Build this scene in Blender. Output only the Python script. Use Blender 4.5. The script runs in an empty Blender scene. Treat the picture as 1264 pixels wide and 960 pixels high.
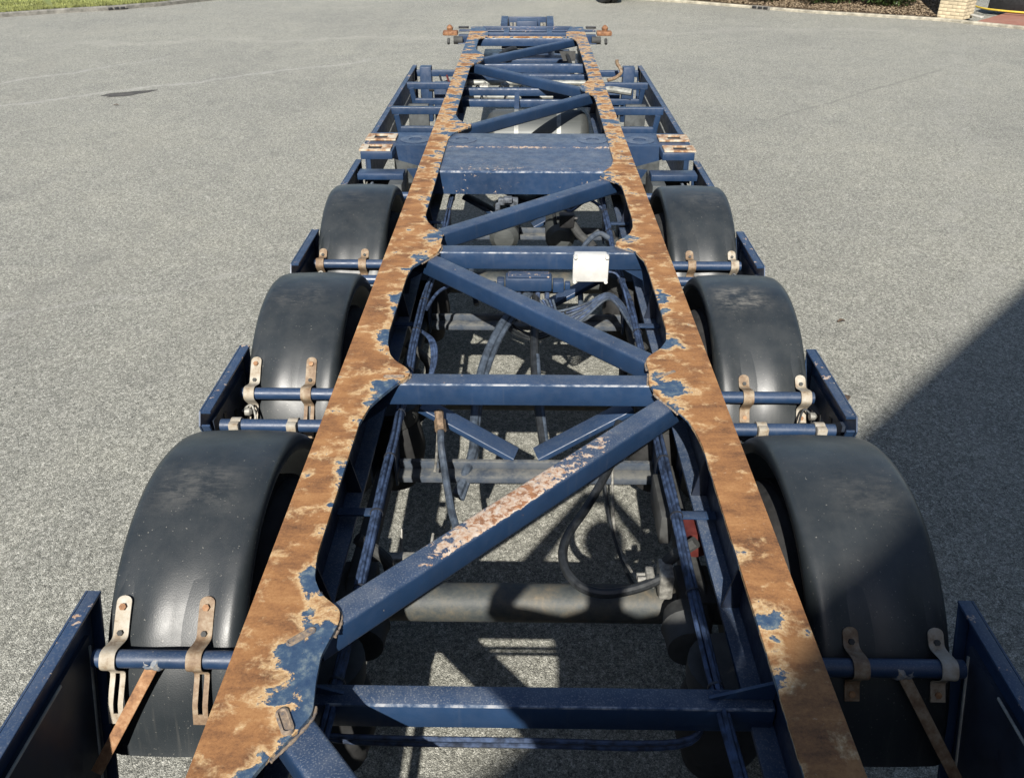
import bpy, bmesh, math, random
from mathutils import Vector, Matrix
random.seed(7)
R = math.radians
scene = bpy.context.scene
COL = scene.collection

# ------------------------------------------------------------------ camera, sky, sun, exposure
cam_d = bpy.data.cameras.new('camera')
cam_d.sensor_fit = 'HORIZONTAL'; cam_d.sensor_width = 36.0
cam_d.lens = 36.0 * 1040.0 / 1264.0
cam_d.clip_start = 0.02; cam_d.clip_end = 2000
cam = bpy.data.objects.new('camera', cam_d); COL.objects.link(cam)
cam.location = (-0.014, 0.0, 2.8432)
cam.rotation_euler = (R(90 - 31.085), 0, R(0.896))
scene.camera = cam

SUN_DIR = Vector((0.108, 1.0, -0.775)).normalized()      # the way the light travels
SUN_EL = math.asin(-SUN_DIR.z)
world = bpy.data.worlds.new('World'); scene.world = world
world.use_nodes = True
wn = world.node_tree
for n in list(wn.nodes): wn.nodes.remove(n)
sky = wn.nodes.new('ShaderNodeTexSky'); sky.sky_type = 'NISHITA'
sky.sun_disc = False; sky.sun_elevation = SUN_EL
sky.sun_rotation = math.atan2(-SUN_DIR.x, -SUN_DIR.y)
sky.air_density = 1.0; sky.dust_density = 1.0; sky.ozone_density = 1.0
bg = wn.nodes.new('ShaderNodeBackground'); bg.inputs['Strength'].default_value = 0.075
wo = wn.nodes.new('ShaderNodeOutputWorld')
wn.links.new(sky.outputs[0], bg.inputs[0]); wn.links.new(bg.outputs[0], wo.inputs[0])

sun_d = bpy.data.lights.new('sun', 'SUN')
sun_d.energy = 5.0; sun_d.angle = R(0.55); sun_d.color = (1.0, 0.95, 0.87)
sun = bpy.data.objects.new('sun', sun_d); COL.objects.link(sun)
sun.location = (-3, -25, 22)
sun.rotation_euler = SUN_DIR.to_track_quat('-Z', 'Y').to_euler()

vs = scene.view_settings
vs.view_transform = 'Standard'; vs.look = 'None'; vs.gamma = 1.0; vs.use_curve_mapping = False
vs.exposure = 0.95

# ------------------------------------------------------------------ materials
class NT:
    """small wrapper round a node tree"""
    def __init__(s, name, rough=0.5, metal=0.0, spec=0.5):
        s.m = bpy.data.materials.new(name); s.m.use_nodes = True
        s.t = s.m.node_tree; s.b = s.t.nodes['Principled BSDF']
        s.b.inputs['Roughness'].default_value = rough
        s.b.inputs['Metallic'].default_value = metal
        s.b.inputs['Specular IOR Level'].default_value = spec
        g = s.t.nodes.new('ShaderNodeNewGeometry'); s.pos = g.outputs['Position']; s.nor = g.outputs['Normal']
    def put(s, sock, v):
        if isinstance(v, bpy.types.NodeSocket): s.t.links.new(v, sock)
        else: sock.default_value = v
    def obj(s):
        return s.t.nodes.new('ShaderNodeTexCoord').outputs['Object']
    def attr(s, n):
        a = s.t.nodes.new('ShaderNodeAttribute'); a.attribute_name = n; return a.outputs['Fac']
    def map(s, v, sc=(1, 1, 1), loc=(0, 0, 0)):
        n = s.t.nodes.new('ShaderNodeMapping'); n.inputs['Scale'].default_value = sc; n.inputs['Location'].default_value = loc
        s.put(n.inputs['Vector'], v); return n.outputs[0]
    def noise(s, v, scale, detail=4, rough=0.55, dist=0.0):
        n = s.t.nodes.new('ShaderNodeTexNoise'); s.put(n.inputs['Vector'], v)
        n.inputs['Scale'].default_value = scale; n.inputs['Detail'].default_value = detail
        n.inputs['Roughness'].default_value = rough; n.inputs['Distortion'].default_value = dist
        return n.outputs['Fac']
    def voro(s, v, scale, out='Color', feat='F1'):
        n = s.t.nodes.new('ShaderNodeTexVoronoi'); n.feature = feat
        s.put(n.inputs['Vector'], v); n.inputs['Scale'].default_value = scale
        return n.outputs[out]
    def math(s, op, a, b=0.0, clamp=False):
        n = s.t.nodes.new('ShaderNodeMath'); n.operation = op; n.use_clamp = clamp
        s.put(n.inputs[0], a); s.put(n.inputs[1], b); return n.outputs[0]
    def step(s, v, lo, hi, a=0.0, b=1.0):
        n = s.t.nodes.new('ShaderNodeMapRange'); n.interpolation_type = 'SMOOTHSTEP'
        s.put(n.inputs['Value'], v)
        n.inputs['From Min'].default_value = lo; n.inputs['From Max'].default_value = hi
        n.inputs['To Min'].default_value = a; n.inputs['To Max'].default_value = b
        return n.outputs[0]
    def sep(s, v):
        n = s.t.nodes.new('ShaderNodeSeparateXYZ'); s.put(n.inputs[0], v); return n.outputs
    def ramp(s, f, stops):
        n = s.t.nodes.new('ShaderNodeValToRGB'); e = n.color_ramp.elements
        while len(e) < len(stops): e.new(0.5)
        for i, (p, c) in enumerate(stops):
            e[i].position = p; e[i].color = (c[0], c[1], c[2], 1)
        s.put(n.inputs[0], f); return n.outputs[0]
    def mix(s, f, a, b):
        n = s.t.nodes.new('ShaderNodeMix'); n.data_type = 'RGBA'
        s.put(n.inputs[0], f)
        s.put(n.inputs[6], a if isinstance(a, bpy.types.NodeSocket) else (*a, 1))
        s.put(n.inputs[7], b if isinstance(b, bpy.types.NodeSocket) else (*b, 1))
        return n.outputs[2]
    def color(s, c): s.put(s.b.inputs['Base Color'], c if isinstance(c, bpy.types.NodeSocket) else (*c, 1)); return s
    def rough(s, v): s.put(s.b.inputs['Roughness'], v); return s
    def bump(s, h, strength=0.3, dist=0.01):
        n = s.t.nodes.new('ShaderNodeBump'); n.inputs['Strength'].default_value = strength
        n.inputs['Distance'].default_value = dist; s.put(n.inputs['Height'], h)
        s.t.links.new(n.outputs[0], s.b.inputs['Normal']); return s

M = {}
BLUE = (0.0110, 0.0280, 0.0660)

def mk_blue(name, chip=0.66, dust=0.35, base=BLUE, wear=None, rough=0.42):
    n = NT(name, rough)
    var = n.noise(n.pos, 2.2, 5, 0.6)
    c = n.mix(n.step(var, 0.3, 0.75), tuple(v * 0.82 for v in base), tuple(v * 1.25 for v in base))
    # settled dust and fine spray spots
    up = n.step(n.sep(n.nor)[2], 0.25, 0.95)
    sp = n.step(n.noise(n.pos, 210, 3, 0.6), 0.52, 0.66)
    du = n.math('MULTIPLY', n.math('MULTIPLY', up, dust), n.math('ADD', n.math('MULTIPLY', sp, 0.55), n.step(n.noise(n.pos, 9, 5, 0.7), 0.35, 0.8, 0.08, 0.42)))
    c = n.mix(n.math('MULTIPLY', du, 0.62), c, (0.20, 0.21, 0.22))
    # run-off streaks on upright faces
    st = n.step(n.noise(n.map(n.pos, (38, 38, 2.0)), 1.0, 4, 0.6), 0.56, 0.8, 0, 0.14)
    c = n.mix(st, c, (0.11, 0.115, 0.12))
    ch = n.noise(n.pos, 32, 8, 0.72, 0.4)
    ch2 = n.noise(n.pos, 3.1, 3, 0.5)
    f = n.math('ADD', n.math('MULTIPLY', ch, 0.75), n.math('MULTIPLY', ch2, 0.25))
    if wear is not None: f = n.math('ADD', f, wear(n))
    chipc = n.ramp(n.noise(n.pos, 60, 5, 0.6), [(0.3, (0.24, 0.13, 0.07)), (0.5, (0.36, 0.27, 0.20)), (0.7, (0.40, 0.37, 0.33))])
    rustc = n.ramp(n.noise(n.pos, 45, 5, 0.7), [(0.3, (0.10, 0.045, 0.022)), (0.6, (0.24, 0.11, 0.05)), (0.8, (0.36, 0.22, 0.13))])
    m1 = n.step(f, chip, chip + 0.02)
    m2 = n.step(f, chip + 0.10, chip + 0.16)
    c = n.mix(m1, c, chipc); c = n.mix(m2, c, rustc)
    n.color(c)
    n.rough(n.math('ADD', n.math('MULTIPLY', m1, 0.35), n.step(n.noise(n.pos, 25, 4), 0.3, 0.7, rough - 0.07, rough + 0.1)))
    n.bump(n.math('ADD', n.math('MULTIPLY', m1, -0.5), n.math('MULTIPLY', n.noise(n.pos, 70, 4), 0.5)), 0.18, 0.004)
    return n.m

M['blue'] = mk_blue('blue_paint', 0.69, 0.5)
M['blue_clean'] = mk_blue('blue_paint_clean', 0.72, 0.25)
M['blue_dusty'] = mk_blue('blue_paint_dusty', 0.685, 1.15)
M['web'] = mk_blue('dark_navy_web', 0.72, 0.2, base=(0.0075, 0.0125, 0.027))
M['blue_edge'] = mk_blue('blue_paint_worn_edge', 0.575, 0.6)

def wear_d1(n):
    x = n.sep(n.pos)[0]
    a = n.step(n.math('ABSOLUTE', n.math('SUBTRACT', x, -0.12)), 0.0, 0.34, 0.25, 0.0)
    b = n.step(n.math('ABSOLUTE', n.math('SUBTRACT', x, 0.16)), 0.0, 0.30, 0.15, 0.0)
    up = n.step(n.sep(n.nor)[2], 0.35, 0.9)
    return n.math('MULTIPLY', n.math('ADD', a, b), up)
M['blue_worn'] = mk_blue('blue_paint_heavily_worn', 0.645, 1.2, wear=wear_d1)
def wear_top(n):
    up = n.step(n.sep(n.nor)[2], 0.5, 0.95)
    return n.math('MULTIPLY', up, 0.035)
M['blue_scratched'] = mk_blue('blue_paint_scratched_top', 0.655, 0.8, wear=wear_top)
def wear_bol(n):
    p = n.sep(n.pos)
    a = n.step(n.math('ABSOLUTE', n.math('SUBTRACT', p[1], 6.33)), 0.0, 0.05, 0.17, 0.0)
    b = n.step(n.math('ABSOLUTE', n.math('SUBTRACT', p[1], 5.80)), 0.0, 0.16, 0.07, 0.0)
    return n.math('ADD', a, b)
M['blue_bolster'] = mk_blue('blue_paint_bolster', 0.66, 1.5, wear=wear_bol)

# rusted top flange with islands of blue paint
n = NT('rusted_flange', 0.75, 0.0, 0.35)
bias = n.attr('paint')
d = n.noise(n.pos, 13, 9, 0.68, 0.35)
d2 = n.noise(n.map(n.pos, (8, 11, 9)), 1.0, 6, 0.6, 0.5)
f = n.math('ADD', n.math('ADD', n.math('MULTIPLY', d, 0.5), n.math('MULTIPLY', d2, 0.5)), bias)
band = n.noise(n.map(n.pos, (6.5, 9.5, 5)), 1.0, 8, 0.70, 0.15)
strk = n.noise(n.map(n.pos, (3.0, 30, 3)), 1.0, 6, 0.65, 0.0)
fine = n.noise(n.pos, 120, 7, 0.78)
rust = n.ramp(n.math('ADD', n.math('MULTIPLY', band, 0.50), n.math('ADD', n.math('MULTIPLY', fine, 0.30), n.math('MULTIPLY', strk, 0.20))),
              [(0.37, (0.060, 0.028, 0.013)), (0.44, (0.140, 0.064, 0.026)), (0.52, (0.225, 0.105, 0.039)), (0.60, (0.285, 0.147, 0.058)), (0.70, (0.36, 0.222, 0.105))])
halo = n.ramp(fine, [(0.3, (0.34, 0.190, 0.080)), (0.5, (0.43, 0.295, 0.150)), (0.7, (0.52, 0.43, 0.29))])
bluec = n.ramp(n.noise(n.pos, 26, 7, 0.72), [(0.3, (0.015, 0.034, 0.078)), (0.52, (0.036, 0.064, 0.108)), (0.66, (0.12, 0.15, 0.165))])
c = n.mix(n.step(f, 0.445, 0.548, 0, 0.92), rust, halo)
bm_ = n.step(f, 0.536, 0.562)
c = n.mix(bm_, c, bluec)
flk = n.step(n.noise(n.pos, 75, 5, 0.75), 0.655, 0.68)
c = n.mix(n.math('MULTIPLY', flk, 0.45), c, (0.47, 0.38, 0.27))
n.color(c)
n.rough(n.step(bm_, 0, 1, 0.82, 0.5))
n.bump(n.math('ADD', n.math('MULTIPLY', bm_, 0.6), n.math('ADD', n.math('MULTIPLY', fine, 0.5), n.math('MULTIPLY', flk, 0.3))), 0.5, 0.004)
M['flange'] = n.m

def mk_rust(name, stops, rough=0.7, sc=30):
    n = NT(name, rough, 0, 0.3)
    a = n.noise(n.pos, sc, 7, 0.68)
    n.color(n.ramp(a, stops)); n.bump(n.noise(n.pos, sc * 4, 5, 0.7), 0.35, 0.003); return n.m
n = NT('painted_arris_glint', 0.4, 0.0, 0.5)  # whitish reflection along rounded edges, painted into the colour
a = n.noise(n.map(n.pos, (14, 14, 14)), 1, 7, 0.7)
n.color(n.ramp(a, [(0.42, (0.022, 0.042, 0.085)), (0.50, (0.09, 0.115, 0.16)), (0.60, (0.28, 0.29, 0.31))])); M['arris_glint'] = n.m
M['rust'] = mk_rust('rusty_steel', [(0.3, (0.10, 0.048, 0.025)), (0.5, (0.22, 0.115, 0.055)), (0.68, (0.33, 0.21, 0.12))])
M['strap'] = mk_rust('weathered_zinc_strap', [(0.3, (0.13, 0.085, 0.052)), (0.43, (0.24, 0.205, 0.155)), (0.7, (0.33, 0.315, 0.275))], 0.55, 22)
M['strap_rust'] = mk_rust('rusting_strap', [(0.3, (0.085, 0.048, 0.027)), (0.5, (0.165, 0.115, 0.072)), (0.72, (0.27, 0.23, 0.17))], 0.6, 26)
M['twist'] = mk_rust('orange_rusty_casting', [(0.3, (0.07, 0.034, 0.02)), (0.5, (0.16, 0.075, 0.035)), (0.7, (0.30, 0.17, 0.09))])
M['pad'] = mk_rust('cream_pad_with_rust', [(0.38, (0.14, 0.065, 0.030)), (0.47, (0.30, 0.19, 0.11)), (0.55, (0.38, 0.33, 0.25)), (0.7, (0.44, 0.41, 0.35))], 0.6, 13)
M['weld'] = mk_rust('weld_bead', [(0.3, (0.05, 0.065, 0.09)), (0.5, (0.17, 0.13, 0.095)), (0.7, (0.28, 0.22, 0.16))], 0.6, 60)
M['grey_paint_weld'] = mk_rust('pale_weld_patch', [(0.3, (0.05, 0.08, 0.13)), (0.5, (0.16, 0.17, 0.18)), (0.7, (0.30, 0.25, 0.19))], 0.6, 50)

n = NT('black_mudguard_plastic', 0.36, 0, 0.42)
o = n.obj(); oz = n.sep(o)
lowv = n.noise(n.pos, 3.5, 5, 0.6)
c = n.mix(n.step(lowv, 0.3, 0.7), (0.0105, 0.0140, 0.0170), (0.0165, 0.0205, 0.0235))
oi = n.t.nodes.new('ShaderNodeObjectInfo').outputs['Random']
scr = n.noise(n.map(n.pos, (16, 55, 40)), 1.0, 8, 0.8, 0.5)
pat = n.math('MULTIPLY', n.step(n.math('ABSOLUTE', n.math('SUBTRACT', oz[1], -0.10)), 0.03, 0.15, 1, 0),
             n.step(n.math('ABSOLUTE', n.math('ADD', oz[0], n.math('MULTIPLY', n.math('SUBTRACT', oi, 0.5), 0.12))), 0.05, 0.18, 1, 0))
mott = n.math('ADD', n.math('MULTIPLY', scr, 0.55), n.math('MULTIPLY', n.noise(n.pos, 9, 6, 0.7), 0.5))
scuff = n.math('MULTIPLY', n.math('MULTIPLY', pat, n.step(oi, 0.0, 1.0, 0.2, 0.95)), n.step(mott, 0.46, 0.66, 0, 0.62))
c = n.mix(scuff, c, (0.185, 0.175, 0.155))
dust = n.math('MULTIPLY', n.step(n.sep(n.nor)[2], 0.1, 0.95), n.step(n.noise(n.pos, 11, 6, 0.65), 0.30, 0.78, 0.01, 0.085))
c = n.mix(dust, c, (0.17, 0.165, 0.15))
run = n.math('MULTIPLY', n.step(n.noise(n.map(n.pos, (34, 3, 3)), 1.0, 5, 0.65), 0.52, 0.72), n.step(n.sep(n.nor)[2], 0.1, 0.75, 0.16, 0.02))
c = n.mix(run, c, (0.15, 0.14, 0.12))
spk = n.step(n.noise(n.pos, 130, 2, 0.5), 0.70, 0.75, 0, 0.4)
c = n.mix(spk, c, (0.25, 0.24, 0.21))
n.color(c)
n.rough(n.math('ADD', n.math('MULTIPLY', scuff, 0.5), n.step(n.noise(n.pos, 6, 5, 0.6), 0.3, 0.7, 0.37, 0.47)))
grain = n.voro(n.pos, 230, 'Distance')
n.bump(n.math('ADD', n.math('MULTIPLY', grain, 0.09), n.math('MULTIPLY', n.noise(n.pos, 3.0, 1, 0.3), 1.2)), 0.35, 0.005)
M['mud'] = n.m

def mk_plain(name, col, rough=0.6, metal=0.0, var=0.25, sc=14, spec=0.4, bump=0.15):
    n = NT(name, rough, metal, spec)
    a = n.noise(n.pos, sc, 6, 0.65)
    n.color(n.mix(n.step(a, 0.3, 0.72), tuple(v * (1 - var) for v in col), tuple(min(1, v * (1 + var)) for v in col)))
    n.rough(n.step(n.noise(n.pos, sc * 2, 4), 0.3, 0.7, max(0.05, rough - 0.08), min(1, rough + 0.1)))
    if bump: n.bump(n.noise(n.pos, sc * 6, 4, 0.6), bump, 0.003)
    return n.m
M['rubber'] = mk_plain('tyre_rubber', (0.018, 0.018, 0.018), 0.75, var=0.35)
M['hose'] = mk_plain('blue_grey_hose', (0.040, 0.052, 0.070), 0.5, var=0.5, sc=25)
M['hose_black'] = mk_plain('black_hose', (0.016, 0.018, 0.02), 0.45, var=0.4, sc=25)
M['cable'] = mk_plain('overpainted_cable_bundle', (0.026, 0.042, 0.082), 0.5, var=0.7, sc=28)
M['tie'] = mk_plain('cable_tie', (0.02, 0.022, 0.028), 0.5)
M['dirty'] = mk_plain('dirty_underbody_steel', (0.036, 0.037, 0.036), 0.75, var=0.45, sc=10)
M['rim'] = mk_plain('grey_steel_rim', (0.15, 0.155, 0.16), 0.5, 0.3)
M['white'] = mk_plain('white_plastic', (0.44, 0.435, 0.415), 0.5, var=0.10)
M['fitting'] = mk_plain('pale_metal_fitting', (0.20, 0.195, 0.175), 0.5, 0.2, var=0.5, sc=40)
M['fitting2'] = mk_plain('grey_blue_valve', (0.075, 0.085, 0.10), 0.5, 0.1, var=0.6, sc=40)
M['brass'] = mk_plain('corroded_brass_fitting', (0.17, 0.12, 0.08), 0.6, 0.2, var=0.4, sc=50)
M['panel_in'] = mk_plain('dark_grey_blue_panel', (0.020, 0.027, 0.042), 0.5, var=0.35, sc=5)
M['slit_light'] = mk_plain('painted_slit_light', (0.30, 0.30, 0.27), 0.6, var=0.3, sc=20)  # pale tone stands in for light showing through thin slits
M['locker'] = mk_plain('dark_grey_locker', (0.045, 0.05, 0.052), 0.55, var=0.3)
M['steelpipe'] = mk_plain('bare_steel_pipe', (0.20, 0.205, 0.19), 0.5, 0.3, var=0.4, sc=12)
M['red'] = mk_plain('faded_red_paint', (0.075, 0.016, 0.013), 0.5)
M['black'] = mk_plain('black_paint', (0.012, 0.012, 0.013), 0.5)
n = NT('brushed_tank', 0.5, 0.3, 0.4)
br = n.noise(n.map(n.pos, (1.5, 70, 70)), 1, 5, 0.6)
n.color(n.mix(br, (0.045, 0.05, 0.05), (0.08, 0.085, 0.082))); n.rough(n.step(br, 0.3, 0.7, 0.45, 0.58)); M['tank'] = n.m
n = NT('axle_steel', 0.6, 0, 0.4)
a = n.math('ADD', n.math('MULTIPLY', n.noise(n.pos, 13, 8, 0.72, 0.2), 0.7), n.math('MULTIPLY', n.noise(n.pos, 4, 3, 0.5), 0.3))
n.color(n.ramp(a, [(0.36, (0.018, 0.022, 0.026)), (0.47, (0.038, 0.043, 0.042)), (0.58, (0.068, 0.063, 0.050)), (0.70, (0.13, 0.10, 0.065))]))
n.bump(n.noise(n.pos, 60, 5, 0.7), 0.3, 0.004); M['axle'] = n.m
n = NT('dusty_channel', 0.65, 0, 0.35)
a = n.noise(n.pos, 14, 8, 0.72)
n.color(n.mix(n.math('MULTIPLY', n.step(n.sep(n.nor)[2], 0.2, 0.9, 0.35, 1.0), n.step(a, 0.3, 0.65)), (0.030, 0.042, 0.062), (0.135, 0.135, 0.125)))
n.bump(n.noise(n.pos, 80, 5, 0.7), 0.25, 0.003); M['channel'] = n.m

# asphalt: pale worn chippings in grey binder
n = NT('worn_asphalt', 0.9, 0, 0.25)
big = n.noise(n.pos, 0.32, 5, 0.6, 0.4)
mid = n.noise(n.pos, 2.4, 6, 0.65)
pos2 = n.map(n.pos, (1, 1, 0))
chip = n.sep(n.voro(pos2, 230, 'Color'))[0]
dist = n.voro(pos2, 230, 'Distance')
chip2 = n.sep(n.voro(pos2, 62, 'Color'))[1]
gr = n.noise(pos2, 260, 2, 0.5)
gr3 = n.noise(pos2, 85, 5, 0.85)
v = n.math('ADD', n.math('MULTIPLY', chip, 0.38), n.math('ADD', n.math('MULTIPLY', chip2, 0.20), n.math('ADD', n.math('MULTIPLY', gr, 0.22), n.math('MULTIPLY', gr3, 0.34))))
base = n.ramp(v, [(0.25, (0.040, 0.041, 0.037)), (0.40, (0.118, 0.119, 0.107)), (0.56, (0.205, 0.206, 0.184)), (0.70, (0.315, 0.315, 0.282)), (0.88, (0.58, 0.575, 0.53))])
tone = n.math('ADD', n.math('MULTIPLY', big, 0.55), n.math('MULTIPLY', mid, 0.45))
tc = n.ramp(tone, [(0.32, (0.80, 0.795, 0.785)), (0.5, (0.965, 0.955, 0.925)), (0.68, (1.11, 1.09, 1.03))])
mul = n.t.nodes.new('ShaderNodeMix'); mul.data_type = 'RGBA'; mul.blend_type = 'MULTIPLY'; mul.inputs[0].default_value = 1.0
n.t.links.new(base, mul.inputs[6]); n.t.links.new(tc, mul.inputs[7])
c = mul.outputs[2]
# oily and dusty stains where traffic turns
P = n.sep(n.pos)
stain = n.math('MULTIPLY', n.step(n.noise(n.map(n.pos, (0.5, 0.16, 1)), 1.0, 5, 0.6, 0.8), 0.56, 0.72), 0.22)
c = n.mix(stain, c, (0.235, 0.225, 0.19))
# pale dried wash lines, left
def wash(x0, y0, x1, y1, w, amt, c, col=(0.34, 0.335, 0.31), wv=0.9):
    dx, dy = x1 - x0, y1 - y0; L = math.hypot(dx, dy); dx /= L; dy /= L
    wob = n.math('MULTIPLY', n.math('SUBTRACT', n.noise(n.pos, 0.7, 4, 0.6), 0.5), wv)
    a = n.math('ADD', n.math('MULTIPLY', n.math('SUBTRACT', P[0], x0), -dy), n.math('MULTIPLY', n.math('SUBTRACT', P[1], y0), dx))
    a = n.math('ABSOLUTE', n.math('ADD', a, wob))
    t = n.math('ADD', n.math('MULTIPLY', n.math('SUBTRACT', P[0], x0), dx), n.math('MULTIPLY', n.math('SUBTRACT', P[1], y0), dy))
    along = n.math('MULTIPLY', n.step(t, -1.0, 0.6), n.step(t, L - 0.6, L + 1.0, 1, 0))
    msk = n.math('MULTIPLY', n.math('MULTIPLY', n.step(a, w * 0.2, w, 1, 0), along), n.step(n.noise(n.pos, 5, 5, 0.7), 0.3, 0.6, 0.25 * amt, amt))
    return n.mix(msk, c, col)
c = wash(-9.0, 11.6, -3.0, 16.4, 0.10, 0.55, c)
c = wash(-9.4, 13.2, -7.0, 16.4, 0.09, 0.5, c)
c = wash(3.6, 12.2, 7.5, 15.9, 0.05, 0.42, c, (0.10, 0.10, 0.09), 0.3)
c = wash(-4.2, -2, -3.0, 21, 0.16, 0.16, c, (0.11, 0.11, 0.105), 1.8)
c = wash(-6.1, -2, -4.6, 21, 0.16, 0.14, c, (0.11, 0.11, 0.105), 1.8)
c = wash(2.6, 4, 9.0, 19, 0.20, 0.16, c, (0.30, 0.295, 0.27), 2.0)
c = wash(-9.5, 18.2, 8.0, 20.5, 0.35, 0.30, c, (0.33, 0.32, 0.28), 2.4)
c = wash(-4.9, 5.2, -2.2, 6.6, 0.05, 0.28, c)
n.color(c)
n.bump(n.math('ADD', n.math('MULTIPLY', dist, -0.9), n.math('MULTIPLY', gr3, 0.8)), 0.75, 0.006)
M['asphalt'] = n.m
n = NT('silt_in_dip', 0.85, 0, 0.3)
n.color(n.ramp(n.noise(n.map(n.pos, (5, 20, 1)), 1, 6, 0.7), [(0.3, (0.025, 0.025, 0.024)), (0.5, (0.055, 0.053, 0.048)), (0.7, (0.14, 0.13, 0.115))]))
M['silt'] = n.m
M['concrete'] = mk_plain('pale_concrete', (0.33, 0.325, 0.295), 0.85, var=0.25, sc=9, bump=0.4)
M['kerb_dark'] = mk_plain('weathered_kerb', (0.135, 0.13, 0.115), 0.85, var=0.4, sc=6, bump=0.5)
M['kerb_pale'] = mk_plain('tan_kerb', (0.255, 0.235, 0.185), 0.85, var=0.4, sc=6, bump=0.5)  # pale tan kerb concrete
M['mulch'] = mk_rust('dry_mulch', [(0.3, (0.11, 0.08, 0.052)), (0.5, (0.23, 0.175, 0.115)), (0.7, (0.38, 0.31, 0.22))], 0.9, 18)
M['soil'] = mk_plain('garden_soil', (0.085, 0.06, 0.042), 0.95, var=0.4, sc=7, bump=0.5)
M['leaf'] = mk_plain('shrub_leaf', (0.045, 0.075, 0.022), 0.5, var=0.5, sc=4, bump=0)
M['stem'] = mk_plain('shrub_stem', (0.07, 0.05, 0.035), 0.9)
M['grass'] = mk_plain('lawn_grass', (0.165, 0.178, 0.055), 0.7, var=0.5, sc=1.6, bump=0)
M['lawn'] = mk_rust('lawn_soil', [(0.3, (0.075, 0.10, 0.03)), (0.5, (0.13, 0.15, 0.045)), (0.7, (0.20, 0.19, 0.08))], 0.9, 5)
M['brick'] = mk_plain('cream_brick', (0.40, 0.335, 0.225), 0.85, var=0.22, sc=3, bump=0.3)
M['mortar'] = mk_plain('sandy_mortar', (0.24, 0.205, 0.15), 0.9)
M['metalwall'] = mk_plain('light_metal_cladding', (0.42, 0.43, 0.43), 0.5, var=0.1)
n = NT('red_block_paving', 0.85, 0, 0.3)
bk = n.t.nodes.new('ShaderNodeTexBrick'); n.put(bk.inputs['Vector'], n.pos)
bk.inputs['Color1'].default_value = (0.21, 0.085, 0.06, 1); bk.inputs['Color2'].default_value = (0.26, 0.115, 0.08, 1)
bk.inputs['Mortar'].default_value = (0.15, 0.09, 0.07, 1); bk.inputs['Scale'].default_value = 5.0
bk.inputs['Mortar Size'].default_value = 0.012
n.color(n.mix(n.step(n.noise(n.pos, 1.2, 5, 0.6), 0.35, 0.75, 0, 0.3), bk.outputs[0], (0.27, 0.19, 0.15))); M['paving'] = n.m
M['yellow'] = mk_plain('yellow_hose_rubber', (0.50, 0.36, 0.05), 0.5, var=0.15)
M['skin'] = mk_plain('skin', (0.42, 0.26, 0.18), 0.55, var=0.08)
M['jacket'] = mk_plain('dark_work_jacket', (0.03, 0.04, 0.06), 0.85, var=0.25)
M['trousers'] = mk_plain('work_trousers', (0.035, 0.035, 0.04), 0.9, var=0.25)
M['hair'] = mk_plain('short_brown_hair', (0.05, 0.032, 0.02), 0.8)

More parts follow.
